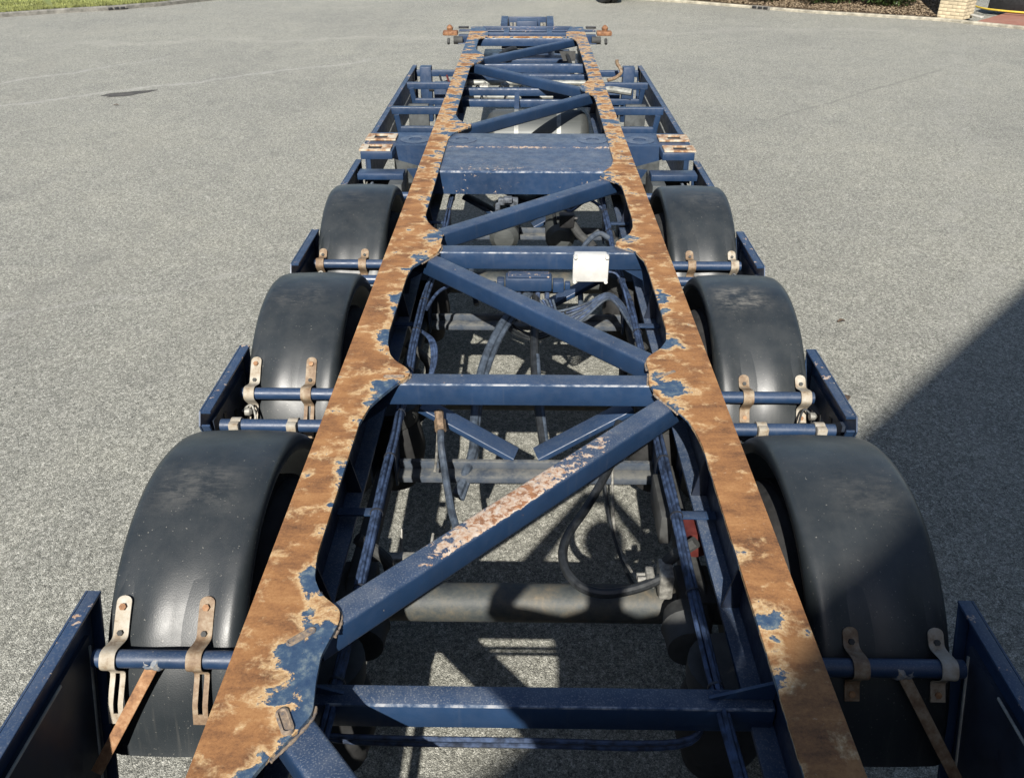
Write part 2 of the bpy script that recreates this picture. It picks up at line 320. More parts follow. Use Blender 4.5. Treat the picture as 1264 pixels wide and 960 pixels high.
# ------------------------------------------------------------------ mesh helpers
class MB:
    def __init__(s): s.v = []; s.f = []; s.mi = []
    def add(s, vs_, fs, mi=0):
        o = len(s.v); s.v += [tuple(v) for v in vs_]
        for f in fs: s.f.append([i + o for i in f]); s.mi.append(mi)
    def box(s, x0, x1, y0, y1, z0, z1, b=0.0):
        if b <= 0:
            vs_ = [(x, y, z) for x in (x0, x1) for y in (y0, y1) for z in (z0, z1)]
            s.add(vs_, [(0, 1, 3, 2), (4, 6, 7, 5), (0, 4, 5, 1), (2, 3, 7, 6), (0, 2, 6, 4), (1, 5, 7, 3)])
        else:
            bm = bmesh.new(); bmesh.ops.create_cube(bm, size=1.0)
            for v in bm.verts:
                v.co = Vector(((x0 + x1) / 2 + v.co.x * (x1 - x0), (y0 + y1) / 2 + v.co.y * (y1 - y0), (z0 + z1) / 2 + v.co.z * (z1 - z0)))
            bmesh.ops.bevel(bm, geom=bm.edges[:], offset=b, segments=2, affect='EDGES', profile=0.5)
            s.frombm(bm)
        return s
    def frombm(s, bm, mat=None):
        bm.verts.index_update()
        vs_ = [(mat @ v.co) if mat else v.co for v in bm.verts]
        s.add(vs_, [[v.index for v in f.verts] for f in bm.faces]); bm.free(); return s
    def sweep(s, p0, p1, prof, up=(0, 0, 1), cap=True):
        """prof = closed loop of (side, up) in the plane across p0->p1"""
        p0, p1 = Vector(p0), Vector(p1); d = (p1 - p0).normalized()
        sd = d.cross(Vector(up)).normalized(); u = sd.cross(d).normalized()
        k = len(prof)
        vs_ = [p + sd * a + u * b for p in (p0, p1) for a, b in prof]
        fs = [(i, (i + 1) % k, k + (i + 1) % k, k + i) for i in range(k)]
        if cap: fs += [tuple(range(k))[::-1], tuple(range(k, 2 * k))]
        s.add(vs_, fs); return s
    def bar(s, p0, p1, w, h, r=0.006, up=(0, 0, 1), top=True, seg=3):
        """rounded bar; p0/p1 lie on the centre of its top face when top"""
        pr = []; y0 = -h if top else -h / 2; y1 = 0 if top else h / 2
        for cx, cy, a0 in ((w / 2 - r, y1 - r, 0), (-w / 2 + r, y1 - r, 90), (-w / 2 + r, y0 + r, 180), (w / 2 - r, y0 + r, 270)):
            for i in range(seg + 1):
                a = R(a0 + 90 * i / seg); pr.append((cx + r * math.cos(a), cy + r * math.sin(a)))
        return s.sweep(p0, p1, pr, up)
    def tube(s, pts, r, n=10, smooth=0, cap=True, closed=False):
        pts = [Vector(p) for p in pts]
        if smooth: pts = crom(pts, smooth)
        prev = None; rings = []
        for i, p in enumerate(pts):
            a = pts[max(0, i - 1)]; b = pts[min(len(pts) - 1, i + 1)]
            d = (b - a).normalized()
            if prev is None:
                ref = Vector((0, 0, 1)) if abs(d.z) < 0.9 else Vector((1, 0, 0))
                u = d.cross(ref).normalized()
            else:
                u = (prev - d * prev.dot(d)).normalized()
            prev = u; w = d.cross(u)
            rr = r[i] if isinstance(r, (list, tuple)) else r
            rings.append([p + (u * math.cos(2 * math.pi * k / n) + w * math.sin(2 * math.pi * k / n)) * rr for k in range(n)])
        vs_ = [v for ring in rings for v in ring]; fs = []
        for i in range(len(rings) - 1):
            for k in range(n):
                fs.append((i * n + k, i * n + (k + 1) % n, (i + 1) * n + (k + 1) % n, (i + 1) * n + k))
        if cap: fs += [tuple(range(n))[::-1], tuple(range((len(rings) - 1) * n, len(rings) * n))]
        s.add(vs_, fs); return s
    def lathe(s, prof, axis='X', n=40, c=(0, 0, 0), closed=False):
        """prof = list of (along, radius)"""
        vs_ = []; fs = []
        for a, r in prof:
            for k in range(n):
                t = 2 * math.pi * k / n; u, w = r * math.cos(t), r * math.sin(t)
                p = {'X': (a, u, w), 'Y': (w, a, u), 'Z': (u, w, a)}[axis]
                vs_.append((p[0] + c[0], p[1] + c[1], p[2] + c[2]))
        m = len(prof)
        for i in range(m if closed else m - 1):
            j = (i + 1) % m
            for k in range(n):
                fs.append((i * n + k, i * n + (k + 1) % n, j * n + (k + 1) % n, j * n + k))
        if not closed: fs += [tuple(range(n))[::-1], tuple(range((m - 1) * n, m * n))]
        s.add(vs_, fs); return s
    def prism(s, poly, axis, a0, a1):
        """poly of 2-D points extruded along axis; X: (y,z)  Y: (x,z)  Z: (x,y)"""
        def P(q, a): return {'X': (a, q[0], q[1]), 'Y': (q[0], a, q[1]), 'Z': (q[0], q[1], a)}[axis]
        k = len(poly)
        vs_ = [P(q, a0) for q in poly] + [P(q, a1) for q in poly]
        s.add(vs_, [(i, (i + 1) % k, k + (i + 1) % k, k + i) for i in range(k)] + [tuple(range(k))[::-1], tuple(range(k, 2 * k))])
        return s
    def mesh(s, name, mats, smooth=True, angle=35):
        me = bpy.data.meshes.new(name); me.from_pydata(s.v, [], s.f); me.validate(); 
        if not isinstance(mats, (list, tuple)): mats = [mats]
        for m in mats: me.materials.append(M[m] if isinstance(m, str) else m)
        bm = bmesh.new(); bm.from_mesh(me); bmesh.ops.recalc_face_normals(bm, faces=bm.faces[:])
        if smooth:
            lim = R(angle)
            for f in bm.faces: f.smooth = True
            for e in bm.edges:
                if len(e.link_faces) == 2 and e.calc_face_angle(0) > lim: e.smooth = False
        bm.to_mesh(me); bm.free(); me.update(); return me

def crom(p, k):
    out = []
    for i in range(len(p) - 1):
        a, b, c, d = p[max(0, i - 1)], p[i], p[i + 1], p[min(len(p) - 1, i + 2)]
        for j in range(k):
            t = j / k
            out.append(0.5 * ((2 * b) + (c - a) * t + (2 * a - 5 * b + 4 * c - d) * t * t + (3 * b - a - 3 * c + d) * t ** 3))
    out.append(p[-1]); return out

def link(name, me, parent=None, off=None, label=None):
    o = bpy.data.objects.new(name, me); COL.objects.link(o)
    if parent is not None:
        o.parent = parent
        o.location = off if off is not None else -wloc(parent)
    elif off is not None: o.location = off
    if label: o['label'] = label
    return o
WL = {}
def wloc(o): return WL.get(o.name, Vector((0, 0, 0)))
def empty(name, loc, label, cat, group=None, rz=0):
    o = bpy.data.objects.new(name, None); COL.objects.link(o); o.location = loc; o.rotation_euler.z = rz
    o.empty_display_size = 0.2
    WL[o.name] = Vector(loc); o['label'] = label; o['category'] = cat
    if group: o['group'] = group
    return o
def tag(o, label, cat=None, group=None, kind=None):
    o['label'] = label
    if cat: o['category'] = cat
    if group: o['group'] = group
    if kind: o['kind'] = kind
    return o
def structure(name, mb, m, label=None, smooth=False):
    o = link(name, mb.mesh(name, m, smooth)); o['kind'] = 'structure'
    if label: o['label'] = label
    return o

# ------------------------------------------------------------------ setting: ground, kerbs, planting beds
g = MB()
xs = [-160, -40, -12, 0, 12, 40, 160]; ys = [-160, -40, -10, 5, 20, 40, 200]
for i in range(6):
    for j in range(6):
        g.add([(xs[i], ys[j], 0), (xs[i + 1], ys[j], 0), (xs[i + 1], ys[j + 1], 0), (xs[i], ys[j + 1], 0)], [(0, 1, 2, 3)])
structure('ground', g, 'asphalt', 'worn pale grey asphalt yard')

def interp(pts, t):
    return [pts[i] for i in range(len(pts))]
def offset_line(pts, d):
    out = []
    for i, p in enumerate(pts):
        a = Vector(pts[max(0, i - 1)]); b = Vector(pts[min(len(pts) - 1, i + 1)])
        t = (b - a).normalized(); out.append((p[0] - t.y * d, p[1] + t.x * d))
    return out
def kerb(name, pts, w, h, m, label, side):
    mb = MB(); q = offset_line(pts, w * side)
    prof0 = pts; prof1 = offset_line(pts, 0.025 * side)
    for i in range(len(pts) - 1):
        a0, a1, b0, b1 = pts[i], pts[i + 1], q[i], q[i + 1]; c0, c1 = prof1[i], prof1[i + 1]
        mb.add([(*a0, -.02), (*a1, -.02), (*a1, h - .025), (*a0, h - .025), (*c0, h), (*c1, h), (*b1, h), (*b0, h), (*b1, -.02), (*b0, -.02)],
               [(0, 1, 2, 3), (3, 2, 5, 4), (4, 5, 6, 7), (7, 6, 8, 9)])
    return structure(name, mb, m, label)
KL = [(-34, 4), (-20, 15.5), (-15.5, 19.6), (-12.79, 21.93), (-11.76, 22.68), (-10.6, 23.32), (-9.66, 24.14), (-8.6, 25.55), (-6.5, 28.5), (-4, 33), (0, 42)]
KR = [(-3, 33), (1.0, 27.6), (3.03, 25.76), (4.75, 24.70), (6.04, 23.75), (7.07, 23.02), (8.48, 22.35), (9.85, 21.62), (10.3, 21.12), (11.06, 20.38), (14, 17.6), (24, 8)]
kerb('kerb_left', KL, 0.13, 0.10, 'kerb_dark', 'dark weathered kerb along the lawn', 1)
kerb('kerb_right', KR, 0.10, 0.065, 'kerb_pale', 'pale concrete kerb along the planting bed', 1)
def strip(pts, d0, d1, z0, z1, nsub=6, rough=0.0):
    mb = MB(); dense = []
    for i in range(len(pts) - 1):
        for j in range(nsub):
            t = j / nsub; dense.append((pts[i][0] * (1 - t) + pts[i + 1][0] * t, pts[i][1] * (1 - t) + pts[i + 1][1] * t))
    dense.append(pts[-1]); rows = 8; L = []
    for k in range(rows + 1):
        t = k / rows; q = offset_line(dense, d0 + (d1 - d0) * t)
        L.append([(x, y, z0 + (z1 - z0) * t + random.uniform(-rough, rough)) for x, y in q])
    for k in range(rows):
        for i in range(len(dense) - 1):
            mb.add([L[k][i], L[k][i + 1], L[k + 1][i + 1], L[k + 1][i]], [(0, 1, 2, 3)])
    return mb
structure('lawn_ground', strip(KL, 0.13, 14, 0.095, 0.5), 'lawn', 'lawn soil behind the left kerb', True)
structure('planting_bed', strip(KR[:8], 0.10, 9, 0.055, 1.1, rough=0.02), 'soil', 'sloping garden bed behind the pale kerb', True)
structure('driveway', strip(KR[8:], 0.10, 12, 0.06, 0.13), 'paving', 'red block paved driveway beside the brick pillar')

# lawn blades: one mass
def pt_on(pts, t):
    n_ = len(pts) - 1; i = min(int(t * n_), n_ - 1); u = t * n_ - i
    a, b = Vector(pts[i]), Vector(pts[i + 1]); p = a.lerp(b, u); d = (b - a).normalized()
    return p, Vector((-d.y, d.x))
mb = MB(); rnd = random.Random(3)
vis = KL[2:9]
for i in range(26000):
    p, nn = pt_on(vis, rnd.random()); dd = 0.12 + 3.6 * rnd.random() ** 1.4
    b = p + nn * dd; z = 0.095 + (0.405) * (dd - .13) / 13.87
    a = rnd.random() * 6.28; h = rnd.uniform(.025, .06) * (1.5 if dd < .25 else 1); w = .012
    mb.add([(b.x - w * math.cos(a), b.y - w * math.sin(a), z - .01), (b.x + w * math.cos(a), b.y + w * math.sin(a), z - .01),
            (b.x + rnd.uniform(-.03, .03), b.y + rnd.uniform(-.03, .03), z + h)], [(0, 1, 2)])
o = link('grass', mb.mesh('grass', 'grass', False)); tag(o, 'short sunlit green lawn grass behind the left kerb', 'grass', kind='stuff')
mb = MB()
vis = KR[2:8]
for i in range(12000):
    p, nn = pt_on(vis, rnd.random()); dd = 0.14 + 1.6 * rnd.random()
    b = p + nn * dd; z = 0.055 + 1.045 * (dd - .10) / 8.9; a = rnd.random() * 6.28; l = rnd.uniform(.02, .05); w = rnd.uniform(.006, .015)
    ca, sa = math.cos(a), math.sin(a); t1, t2 = rnd.uniform(0, .04), rnd.uniform(0, .04)
    mb.add([(b.x - l * ca - w * sa, b.y - l * sa + w * ca, z + t1), (b.x - l * ca + w * sa, b.y - l * sa - w * ca, z + t1 + .005),
            (b.x + l * ca + w * sa, b.y + l * sa - w * ca, z + t2), (b.x + l * ca - w * sa, b.y + l * sa + w * ca, z + t2 + .01)], [(0, 1, 2, 3)])
o = link('mulch', mb.mesh('mulch', 'mulch', False)); tag(o, 'dry brown bark mulch under the shrubs behind the right kerb', 'mulch', kind='stuff')

def storm_drain(loc, rz, label):
    t = empty('storm_drain', loc, label, 'drain', 'kerb drains', rz)
    mb = MB(); mb.box(-.24, .24, -.05, .03, 0, .012, .003).box(-.24, .24, .03, .05, 0, .085, .004); link('drain_frame', mb.mesh('drain_frame', 'kerb_dark'), t, (0, 0, 0))
    for k in (-1, 0, 1):
        mb = MB(); mb.box(k * .15 - .055, k * .15 + .055, -.052, -.01, .0125, .075, .012)
        link('drain_opening', mb.mesh('drain_opening', 'black'), t, (0, 0, 0))
storm_drain((-10.5, 23.33, .002), R(32), 'dark kerb drain in the left kerb beside the lawn')
storm_drain((6.0, 23.70, .002), R(-36), 'dark three-hole kerb drain in the pale right kerb')

# silted dip
mb = MB(); ring = []
for k in range(40):
    a = 2 * math.pi * k / 40; r = 1 + .18 * math.sin(3 * a + 1) + .1 * math.sin(7 * a)
    x, y = .38 * r * math.cos(a), .15 * r * math.sin(a)
    c_, s_ = math.cos(R(33)), math.sin(R(33)); ring.append((-6.22 + x * c_ - y * s_, 13.52 + x * s_ + y * c_, .004))
mb.add(ring, [tuple(range(40))])
structure('silted_dip', mb, 'silt', 'dark silted dip in the asphalt')

for i, (x, y, a, lab) in enumerate([(2.37, 5.72, 20, 'small dark dry leaf on the asphalt right of the trailer, at the shade edge'), (2.06, 4.62, 70, 'dark dry leaf on the asphalt just outside the right mudguards'), (-6.05, 12.70, 10, 'small dark leaf on the asphalt below the silted dip')]):
    mb = MB(); L_ = []
    for k in range(11):
        t_ = k / 10; w_ = .016 * math.sin(math.pi * t_) ** .7 + .001; z_ = .006 + .012 * math.sin(math.pi * t_)
        L_ += [(-.035 + .07 * t_, -w_, z_ + .006), (-.035 + .07 * t_, 0, z_), (-.035 + .07 * t_, w_, z_ + .008)]
    mb.add(L_, [(k * 3 + j, k * 3 + j + 1, k * 3 + j + 4, k * 3 + j + 3) for k in range(10) for j in (0, 1)])
    o = link('dry_leaf', mb.mesh('dry_leaf', 'stem')); o.location = (x, y, 0); o.rotation_euler.z = R(a); tag(o, lab, 'leaf', 'dry leaves on the asphalt')
# shrubs along the bed
def shrub(loc, r, h, nl, label, seed):
    rn = random.Random(seed)
    t = empty('shrub', loc, label, 'shrub', 'shrubs in the garden bed')
    mb = MB()
    for k in range(5):
        a = rn.random() * 6.28; mb.tube([(0, 0, -.05), (.12 * math.cos(a), .12 * math.sin(a), h * .4), (.4 * r * math.cos(a), .4 * r * math.sin(a), h * .8)], [.03, .022, .01], 6)
    link('stem', mb.mesh('stem', 'stem'), t, (0, 0, 0))
    mb = MB()
    for k in range(nl):
        u = rn.random() * 6.28; ph = math.acos(rn.uniform(-1, 1)); q = rn.random() ** .4
        lump = 1 + .25 * math.sin(3 * u + seed) * math.sin(2 * ph)
        p = Vector((r * q * lump * math.sin(ph) * math.cos(u), r * q * lump * math.sin(ph) * math.sin(u), h * .46 + h * .5 * q * math.cos(ph)))
        d = Vector((rn.gauss(0, 1), rn.gauss(0, 1), rn.gauss(0, .6))).normalized(); e = d.cross(Vector((rn.random(), rn.random(), 1))).normalized()
        l = rn.uniform(.04, .075); w = l * .42
        mb.add([p - d * l, p + e * w, p + d * l, p - e * w], [(0, 1, 2, 3)])
    link('crown', mb.mesh('crown', 'leaf', False), t, (0, 0, 0))
for i, (x, y, r_, h_, lab) in enumerate([
        (5.10, 25.15, .80, 1.5, 'dark green shrub nearest the parked truck wheels'),
        (6.50, 24.50, .80, 1.4, 'dark green shrub behind the three-hole kerb drain'),
        (7.75, 23.85, .80, 1.3, 'dark green shrub midway along the mulch bed'),
        (9.05, 23.30, .80, 1.4, 'dark green shrub just left of the brick pillar'),
        (11.0, 23.6, .55, 1.2, 'leafy green shrub just right of the brick pillar')]):
    shrub((x, y, .13), r_, h_, 5200, lab, i + 11)
shrub((-13.0, 28.6, .3), .8, 1.0, 2500, 'dark shrub at the far edge of the lawn', 31)

# brick pillar, brick by brick
PX, PY, PR = 10.16, 21.86, R(-46)
t = empty('brick_pillar', (PX, PY, .05), 'cream brick gate pillar between the mulch bed and the red driveway', 'pillar', rz=PR)
S = .30
mb = MB(); mb.box(-S + .008, S - .008, -S + .008, S - .008, 0, 1.9); core = link('core', mb.mesh('core', 'mortar', False), t, (0, 0, 0))
mbb = MB(); mbb.box(-.098, .098, -.05, .05, -.0325, .0325, .006); bme = mbb.mesh('brick', 'brick')
mbh = MB(); mbh.box(-.046, .046, -.05, .05, -.0325, .0325, .006); hme = mbh.mesh('half_brick', 'brick')
for course in range(16):
    z = .04 + course * .075
    for face in range(4):
        rot = face * math.pi / 2
        xs_ = [(-.2, bme), (.0, bme), (.2, bme)] if (course + face) % 2 == 0 else [(-.25, hme), (-.1, bme), (.1, bme), (.25, hme)]
        for xx, me_ in xs_:
            b = link('brick', me_, t, Vector((xx * math.cos(rot) - (-S + .05) * math.sin(rot) * 1, xx * math.sin(rot) + (-S + .05) * math.cos(rot), z + random.uniform(-.002, .002))))
            b.rotation_euler.z = rot + random.uniform(-.01, .01)
mb = MB(); mb.box(-S - .05, S + .05, -S - .05, S + .05, 1.9, 2.0, .015); link('cap', mb.mesh('cap', 'concrete'), t, (0, 0, 0))

# curved pale edging stones of the driveway mouth
t = empty('edging', (10.9, 21.6, .1), 'curved pale stone edging at the driveway mouth by the brick pillar', 'edging')
for k in range(7):
    a = R(200 - k * 14); mb = MB(); mb.box(-.10, .10, -.05, .05, 0, .04, .01)
    b = link('edging_stone', mb.mesh('edging_stone', 'concrete'), t, (.55 * math.cos(a) + .15, .85 * math.sin(a) + .15, .006)); b.rotation_euler.z = a + math.pi / 2
# low black box for an unidentified dark shape, and yellow hose
t = empty('dark_box', (12.15, 22.6, .12), 'low black box on the red driveway', 'dark_box', rz=R(-40))
mb = MB(); mb.box(-.75, .75, -.35, .35, 0, .38, .03); link('box', mb.mesh('box', 'black'), t, (0, 0, 0))
mb = MB(); mb.box(-.78, .78, -.38, .38, .36, .40, .012); link('rim', mb.mesh('rim', 'black'), t, (0, 0, 0))
mb = MB(); mb.tube([(11.25, 23.6, .16), (11.22, 22.9, .15), (11.42, 22.4, .15), (11.9, 21.95, .15), (12.6, 21.5, .15), (13.6, 21.0, .15)], .022, 8, 8)
o = link('garden_hose', mb.mesh('garden_hose', 'yellow')); tag(o, 'yellow garden hose curving over the red driveway', 'hose')

# parked truck, only its wheels reach into the picture
t = empty('parked_truck', (3.85, 25.72, 0), 'dark parked truck far off beyond the kerb end, only its tyres in view', 'truck', rz=R(22))
mb = MB(); mb.box(-2.0, .1, -.4, 4.6, .62, .9, .03); link('chassis', mb.mesh('chassis', 'black'), t, (0, 0, 0))
mb = MB(); mb.box(-2.2, .3, -.6, 4.8, .92, 3.0, .04); link('body', mb.mesh('body', 'metalwall'), t, (0, 0, 0))
tprof = [(-.10, .24), (-.11, .32), (-.095, .375), (-.065, .4), (.065, .4), (.095, .375), (.11, .32), (.10, .24)]
mb = MB(); mb.lathe(tprof, 'X', 32, closed=True); ttyre = mb.mesh('tyre', 'rubber')
mb = MB(); mb.lathe([(-.08, .25), (.04, .25), (.05, .16), (.08, .10), (.08, .02)], 'X', 24); trim_ = mb.mesh('rim', 'rim')
for x in (-1.9, -1.66, -.24, 0):
    for y in (0, 3.4):
        w = link('wheel', ttyre, t, (x, y, .4)); link('rim', trim_, w, (0, 0, 0))

# ------------------------------------------------------------------ loading dock, warehouse and photographer (behind the picture)
t = empty('loading_dock', (-.2, -2.0, 0), 'concrete loading dock behind the trailer that the photographer stands on', 'dock')
mb = MB(); mb.box(-1.6, 1.9, -3.6, -.12, 0, 1.12, .02); link('slab', mb.mesh('slab', 'concrete'), t, Vector((.2, 2.0, 0)))
for x in (-.8, .8):
    mb = MB(); mb.box(x - .12, x + .12, -.118, -.03, .7, 1.08, .02); link('rubber_bumper', mb.mesh('rubber_bumper', 'rubber'), t, Vector((.2, 2.0, 0)))
BH = 9.0
off = Vector((SUN_DIR.x, SUN_DIR.y)) * (BH / -SUN_DIR.z)
def wall_pt(s_):      # the eave line throws its shade along x = y - 2.2 on the ground
    return Vector((1.92 + .95 * (s_ - 4.15), s_)) - off
A, B = wall_pt(-6.0), wall_pt(20.0)
nrm = Vector((1, -.95)).normalized() * 14
poly = [A, B, B + nrm, A + nrm]
ctr = (A + B) / 2 + nrm / 2
t = empty('warehouse', (ctr.x, ctr.y, 0), 'tall metal-clad warehouse behind the camera that shades the right of the yard', 'building')
mb = MB(); mb.prism([(p.x, p.y) for p in poly], 'Z', 0, BH - .3); link('wall', mb.mesh('wall', 'metalwall', False), t)
nn = nrm.normalized(); al = Vector((1, 1)).normalized()
pr = [A, B + al * .0, B + nrm, A + nrm]
mb = MB(); mb.prism([(p.x, p.y) for p in pr], 'Z', BH - .297, BH); link('roof', mb.mesh('roof', 'locker', False), t)

def skin_mesh(name, verts, edges, radii, root, mats, parent, sub=1):
    me = bpy.data.meshes.new(name); me.from_pydata(verts, edges, []); 
    o = bpy.data.objects.new(name, me); COL.objects.link(o)
    me.materials.append(M[mats])
    md = o.modifiers.new('skin', 'SKIN'); md.use_smooth_shade = True
    sv = me.skin_vertices[0].data
    for i, r_ in enumerate(radii): sv[i].radius = (r_ if isinstance(r_, tuple) else (r_, r_)); sv[i].use_root = (i == root)
    if sub: s_ = o.modifiers.new('sub', 'SUBSURF'); s_.levels = sub; s_.render_levels = sub
    o.parent = parent; return o
PZ = 1.12
person = empty('person', (.0, -.42, PZ), 'person in dark jacket with elbows raised holding a phone, shadow falling between the beams', 'person')
V_ = []; E_ = []; Rd = []
def J(x, y, z, r_, par=None):
    V_.append((x, y, z)); Rd.append(r_)
    if par is not None: E_.append((par, len(V_) - 1))
    return len(V_) - 1
pel = J(0, -.06, .93, (.16, .12)); sp1 = J(0, -.06, 1.12, (.155, .115), pel); che = J(0, -.04, 1.32, (.19, .125), sp1); nec = J(0, -.03, 1.49, .062, che); hd0 = J(0, -.01, 1.58, .075, nec)
hd1 = J(0, .0, 1.68, (.082, .10), hd0); hd2 = J(0, -.01, 1.775, (.07, .085), hd1)
for sx in (-1, 1):
    sh = J(sx * .19, -.04, 1.40, .085, che); el = J(sx * .40, .08, 1.42, .062, sh); wr = J(sx * .13, .36, 1.60, .04, el)
    palm = J(sx * .10, .385, 1.645, (.034, .022), wr)
    for k in range(4):
        a = J(sx * (.085 - .012 * 0), .40 + .004 * k, 1.70 - .022 * k, .0095, palm); J(sx * .035, .43, 1.70 - .021 * k, .008, a)
    a = J(sx * .075, .375, 1.615, .012, palm); J(sx * .045, .375, 1.635, .009, a)
    hp = J(sx * .10, -.06, .88, .10, pel); kn = J(sx * .13, -.03, .50, .068, hp); an = J(sx * .14, -.08, .09, .045, kn); J(sx * .16, .08, .035, .042, an)
skin_mesh('body', V_, E_, Rd, pel, 'jacket', person, 1)
mb = MB(); mb.lathe([(.02, .02), (.012, .07), (-.03, .10), (-.085, .108), (-.12, .09)], 'Z', 20, (0, -.02, 1.80)); link('hair', mb.mesh('hair', 'hair'), person, (0, 0, 0))
mb = MB(); mb.box(-.08, .08, .392, .40, 1.63, 1.71, .003); ph = link('phone', mb.mesh('phone', 'black')); ph.location = (-.014, -.43, 1.13); tag(ph, 'black phone held up by the photographer', 'phone')

# ================================================================== THE TRAILER
T = empty('container_trailer', (0, 6.3, 0), 'long dark blue skeletal container trailer with rusted beam tops parked on asphalt', 'trailer')
def part(name, mb, m, label=None, parent=None, smooth=True, angle=35):
    return link(name, mb.mesh(name, m, smooth, angle), T if parent is None else parent, -WL[T.name] if parent is None else (0, 0, 0), label)

ZF = 1.15
LI = [(.30, -.616), (1.06, -.616), (1.139, -.609), (1.183, -.588), (1.251, -.541), (1.312, -.509), (1.401, -.521), (1.485, -.526), (1.55, -.512), (1.60, -.501), (1.645, -.506), (1.702, -.572), (1.765, -.603), (1.86, -.616), (2.56, -.612), (2.681, -.592), (2.764, -.556), (2.85, -.512), (2.915, -.470), (2.945, -.472), (2.987, -.501), (3.027, -.541), (3.082, -.572), (3.183, -.596), (3.3, -.606), (3.9, -.602), (4.025, -.586), (4.113, -.537), (4.215, -.478), (4.29, -.463), (4.35, -.472), (4.42, -.468), (4.517, -.477), (4.594, -.538), (4.687, -.578), (4.8, -.602), (6.50, -.606), (6.642, -.588), (6.742, -.554), (6.915, -.452), (6.976, -.455), (7.029, -.520), (7.138, -.568), (7.3, -.606), (9.45, -.606), (9.62, -.570), (9.75, -.515), (9.886, -.485), (10.1, -.486), (10.25, -.515), (10.45, -.585), (10.6, -.606), (11.30, -.606), (11.40, -.56), (11.44, -.50), (11.75, -.50), (12.4, -.60)]
RI = [(.30, .616), (2.35, .616), (2.444, .616), (2.52, .608), (2.605, .592), (2.699, .549), (2.798, .496), (2.87, .480), (2.956, .494), (3.03, .490), (3.085, .506), (3.15, .564), (3.224, .600), (3.35, .616), (4.0, .616), (4.12, .611), (4.266, .574), (4.34, .487), (4.38, .487), (4.508, .576), (4.612, .605), (4.75, .616), (5.33, .616), (5.426, .606), (5.502, .560), (5.595, .494), (5.70, .527), (5.81, .584), (5.97, .612), (7.95, .616), (8.084, .606), (8.331, .512), (8.40, .503), (8.493, .520), (8.77, .610), (8.95, .616), (10.9, .612), (11.2, .606), (11.40, .56), (11.44, .50), (11.75, .50), (12.4, .60)]
def lerp_tab(tab, y):
    if y <= tab[0][0]: return tab[0][1]
    for i in range(len(tab) - 1):
        if y <= tab[i + 1][0]:
            y0, x0 = tab[i]; y1, x1 = tab[i + 1]; t_ = (y - y0) / (y1 - y0)
            return x0 + (x1 - x0) * t_
    return tab[-1][1]
def smooth_tab(tab, y):
    w = .012; return sum(lerp_tab(tab, y + k * w) for k in (-1, 0, 1)) / 3
def gs(x, y, cx, cy, sx, sy): return math.exp(-((x - cx) / sx) ** 2 - ((y - cy) / sy) ** 2)
def paint_bias(side, x, y, t):
    """where blue paint has survived: t = 0 outer edge .. 1 inner edge"""
    b = -.074
    inn = max(0, (t - .62) / .38)
    if side < 0:
        b += .085 * inn * (1 if y < 6 else .8)
        b += .18 * gs(x, y, -.585, 1.50, .065, .10) + .14 * gs(x, y, -.59, 1.33, .09, .07) + .14 * gs(x, y, -.615, 1.74, .05, .06)
        b += .17 * gs(x, y, -.60, 1.15, .06, .06) + .13 * gs(x, y, -.66, 1.06, .08, .03)
        b += .17 * gs(x, y, -.56, 2.84, .07, .075) + .16 * gs(x, y, -.54, 4.45, .07, .09) + .12 * gs(x, y, -.57, 4.12, .05, .10)
        b += .11 * gs(x, y, -.625, 3.25, .035, .12) + .11 * gs(x, y, -.625, 3.6, .035, .10) + .09 * gs(x, y, -.63, 2.2, .03, .08)
    else:
        b += .060 * inn * (1 if y > 2.3 else .5)
        b += .17 * gs(x, y, .555, 2.83, .07, .09) + .15 * gs(x, y, .58, 3.17, .06, .075) + .14 * gs(x, y, .55, 4.42, .06, .07)
        b += .14 * gs(x, y, .64, 1.62, .04, .10) + .11 * gs(x, y, .635, 1.42, .04, .06) + .10 * gs(x, y, .69, 1.06, .08, .03)
        b += .10 * gs(x, y, .64, 3.6, .03, .22) + .12 * gs(x, y, .55, 5.6, .06, .05)
    if y > 5.0:
        k = min(1, (y - 5.0) / 2.0)
        per = .5 + .5 * math.sin(y * 18 + 2 * math.sin(y * 4.1) + (1.3 if side > 0 else 0))
        edge = t if side < 0 else 1 - t
        b += k * (.052 + .065 * per * edge + .035 * per)
        if side < 0 and 10.2 < y < 11.2: b += .10
        if y > 11.9: b += .13
        if side > 0 and 9.7 < y < 10.8: b += .07 * (1 - t)
    if y < 2.4 and side > 0: b -= .02
    return b
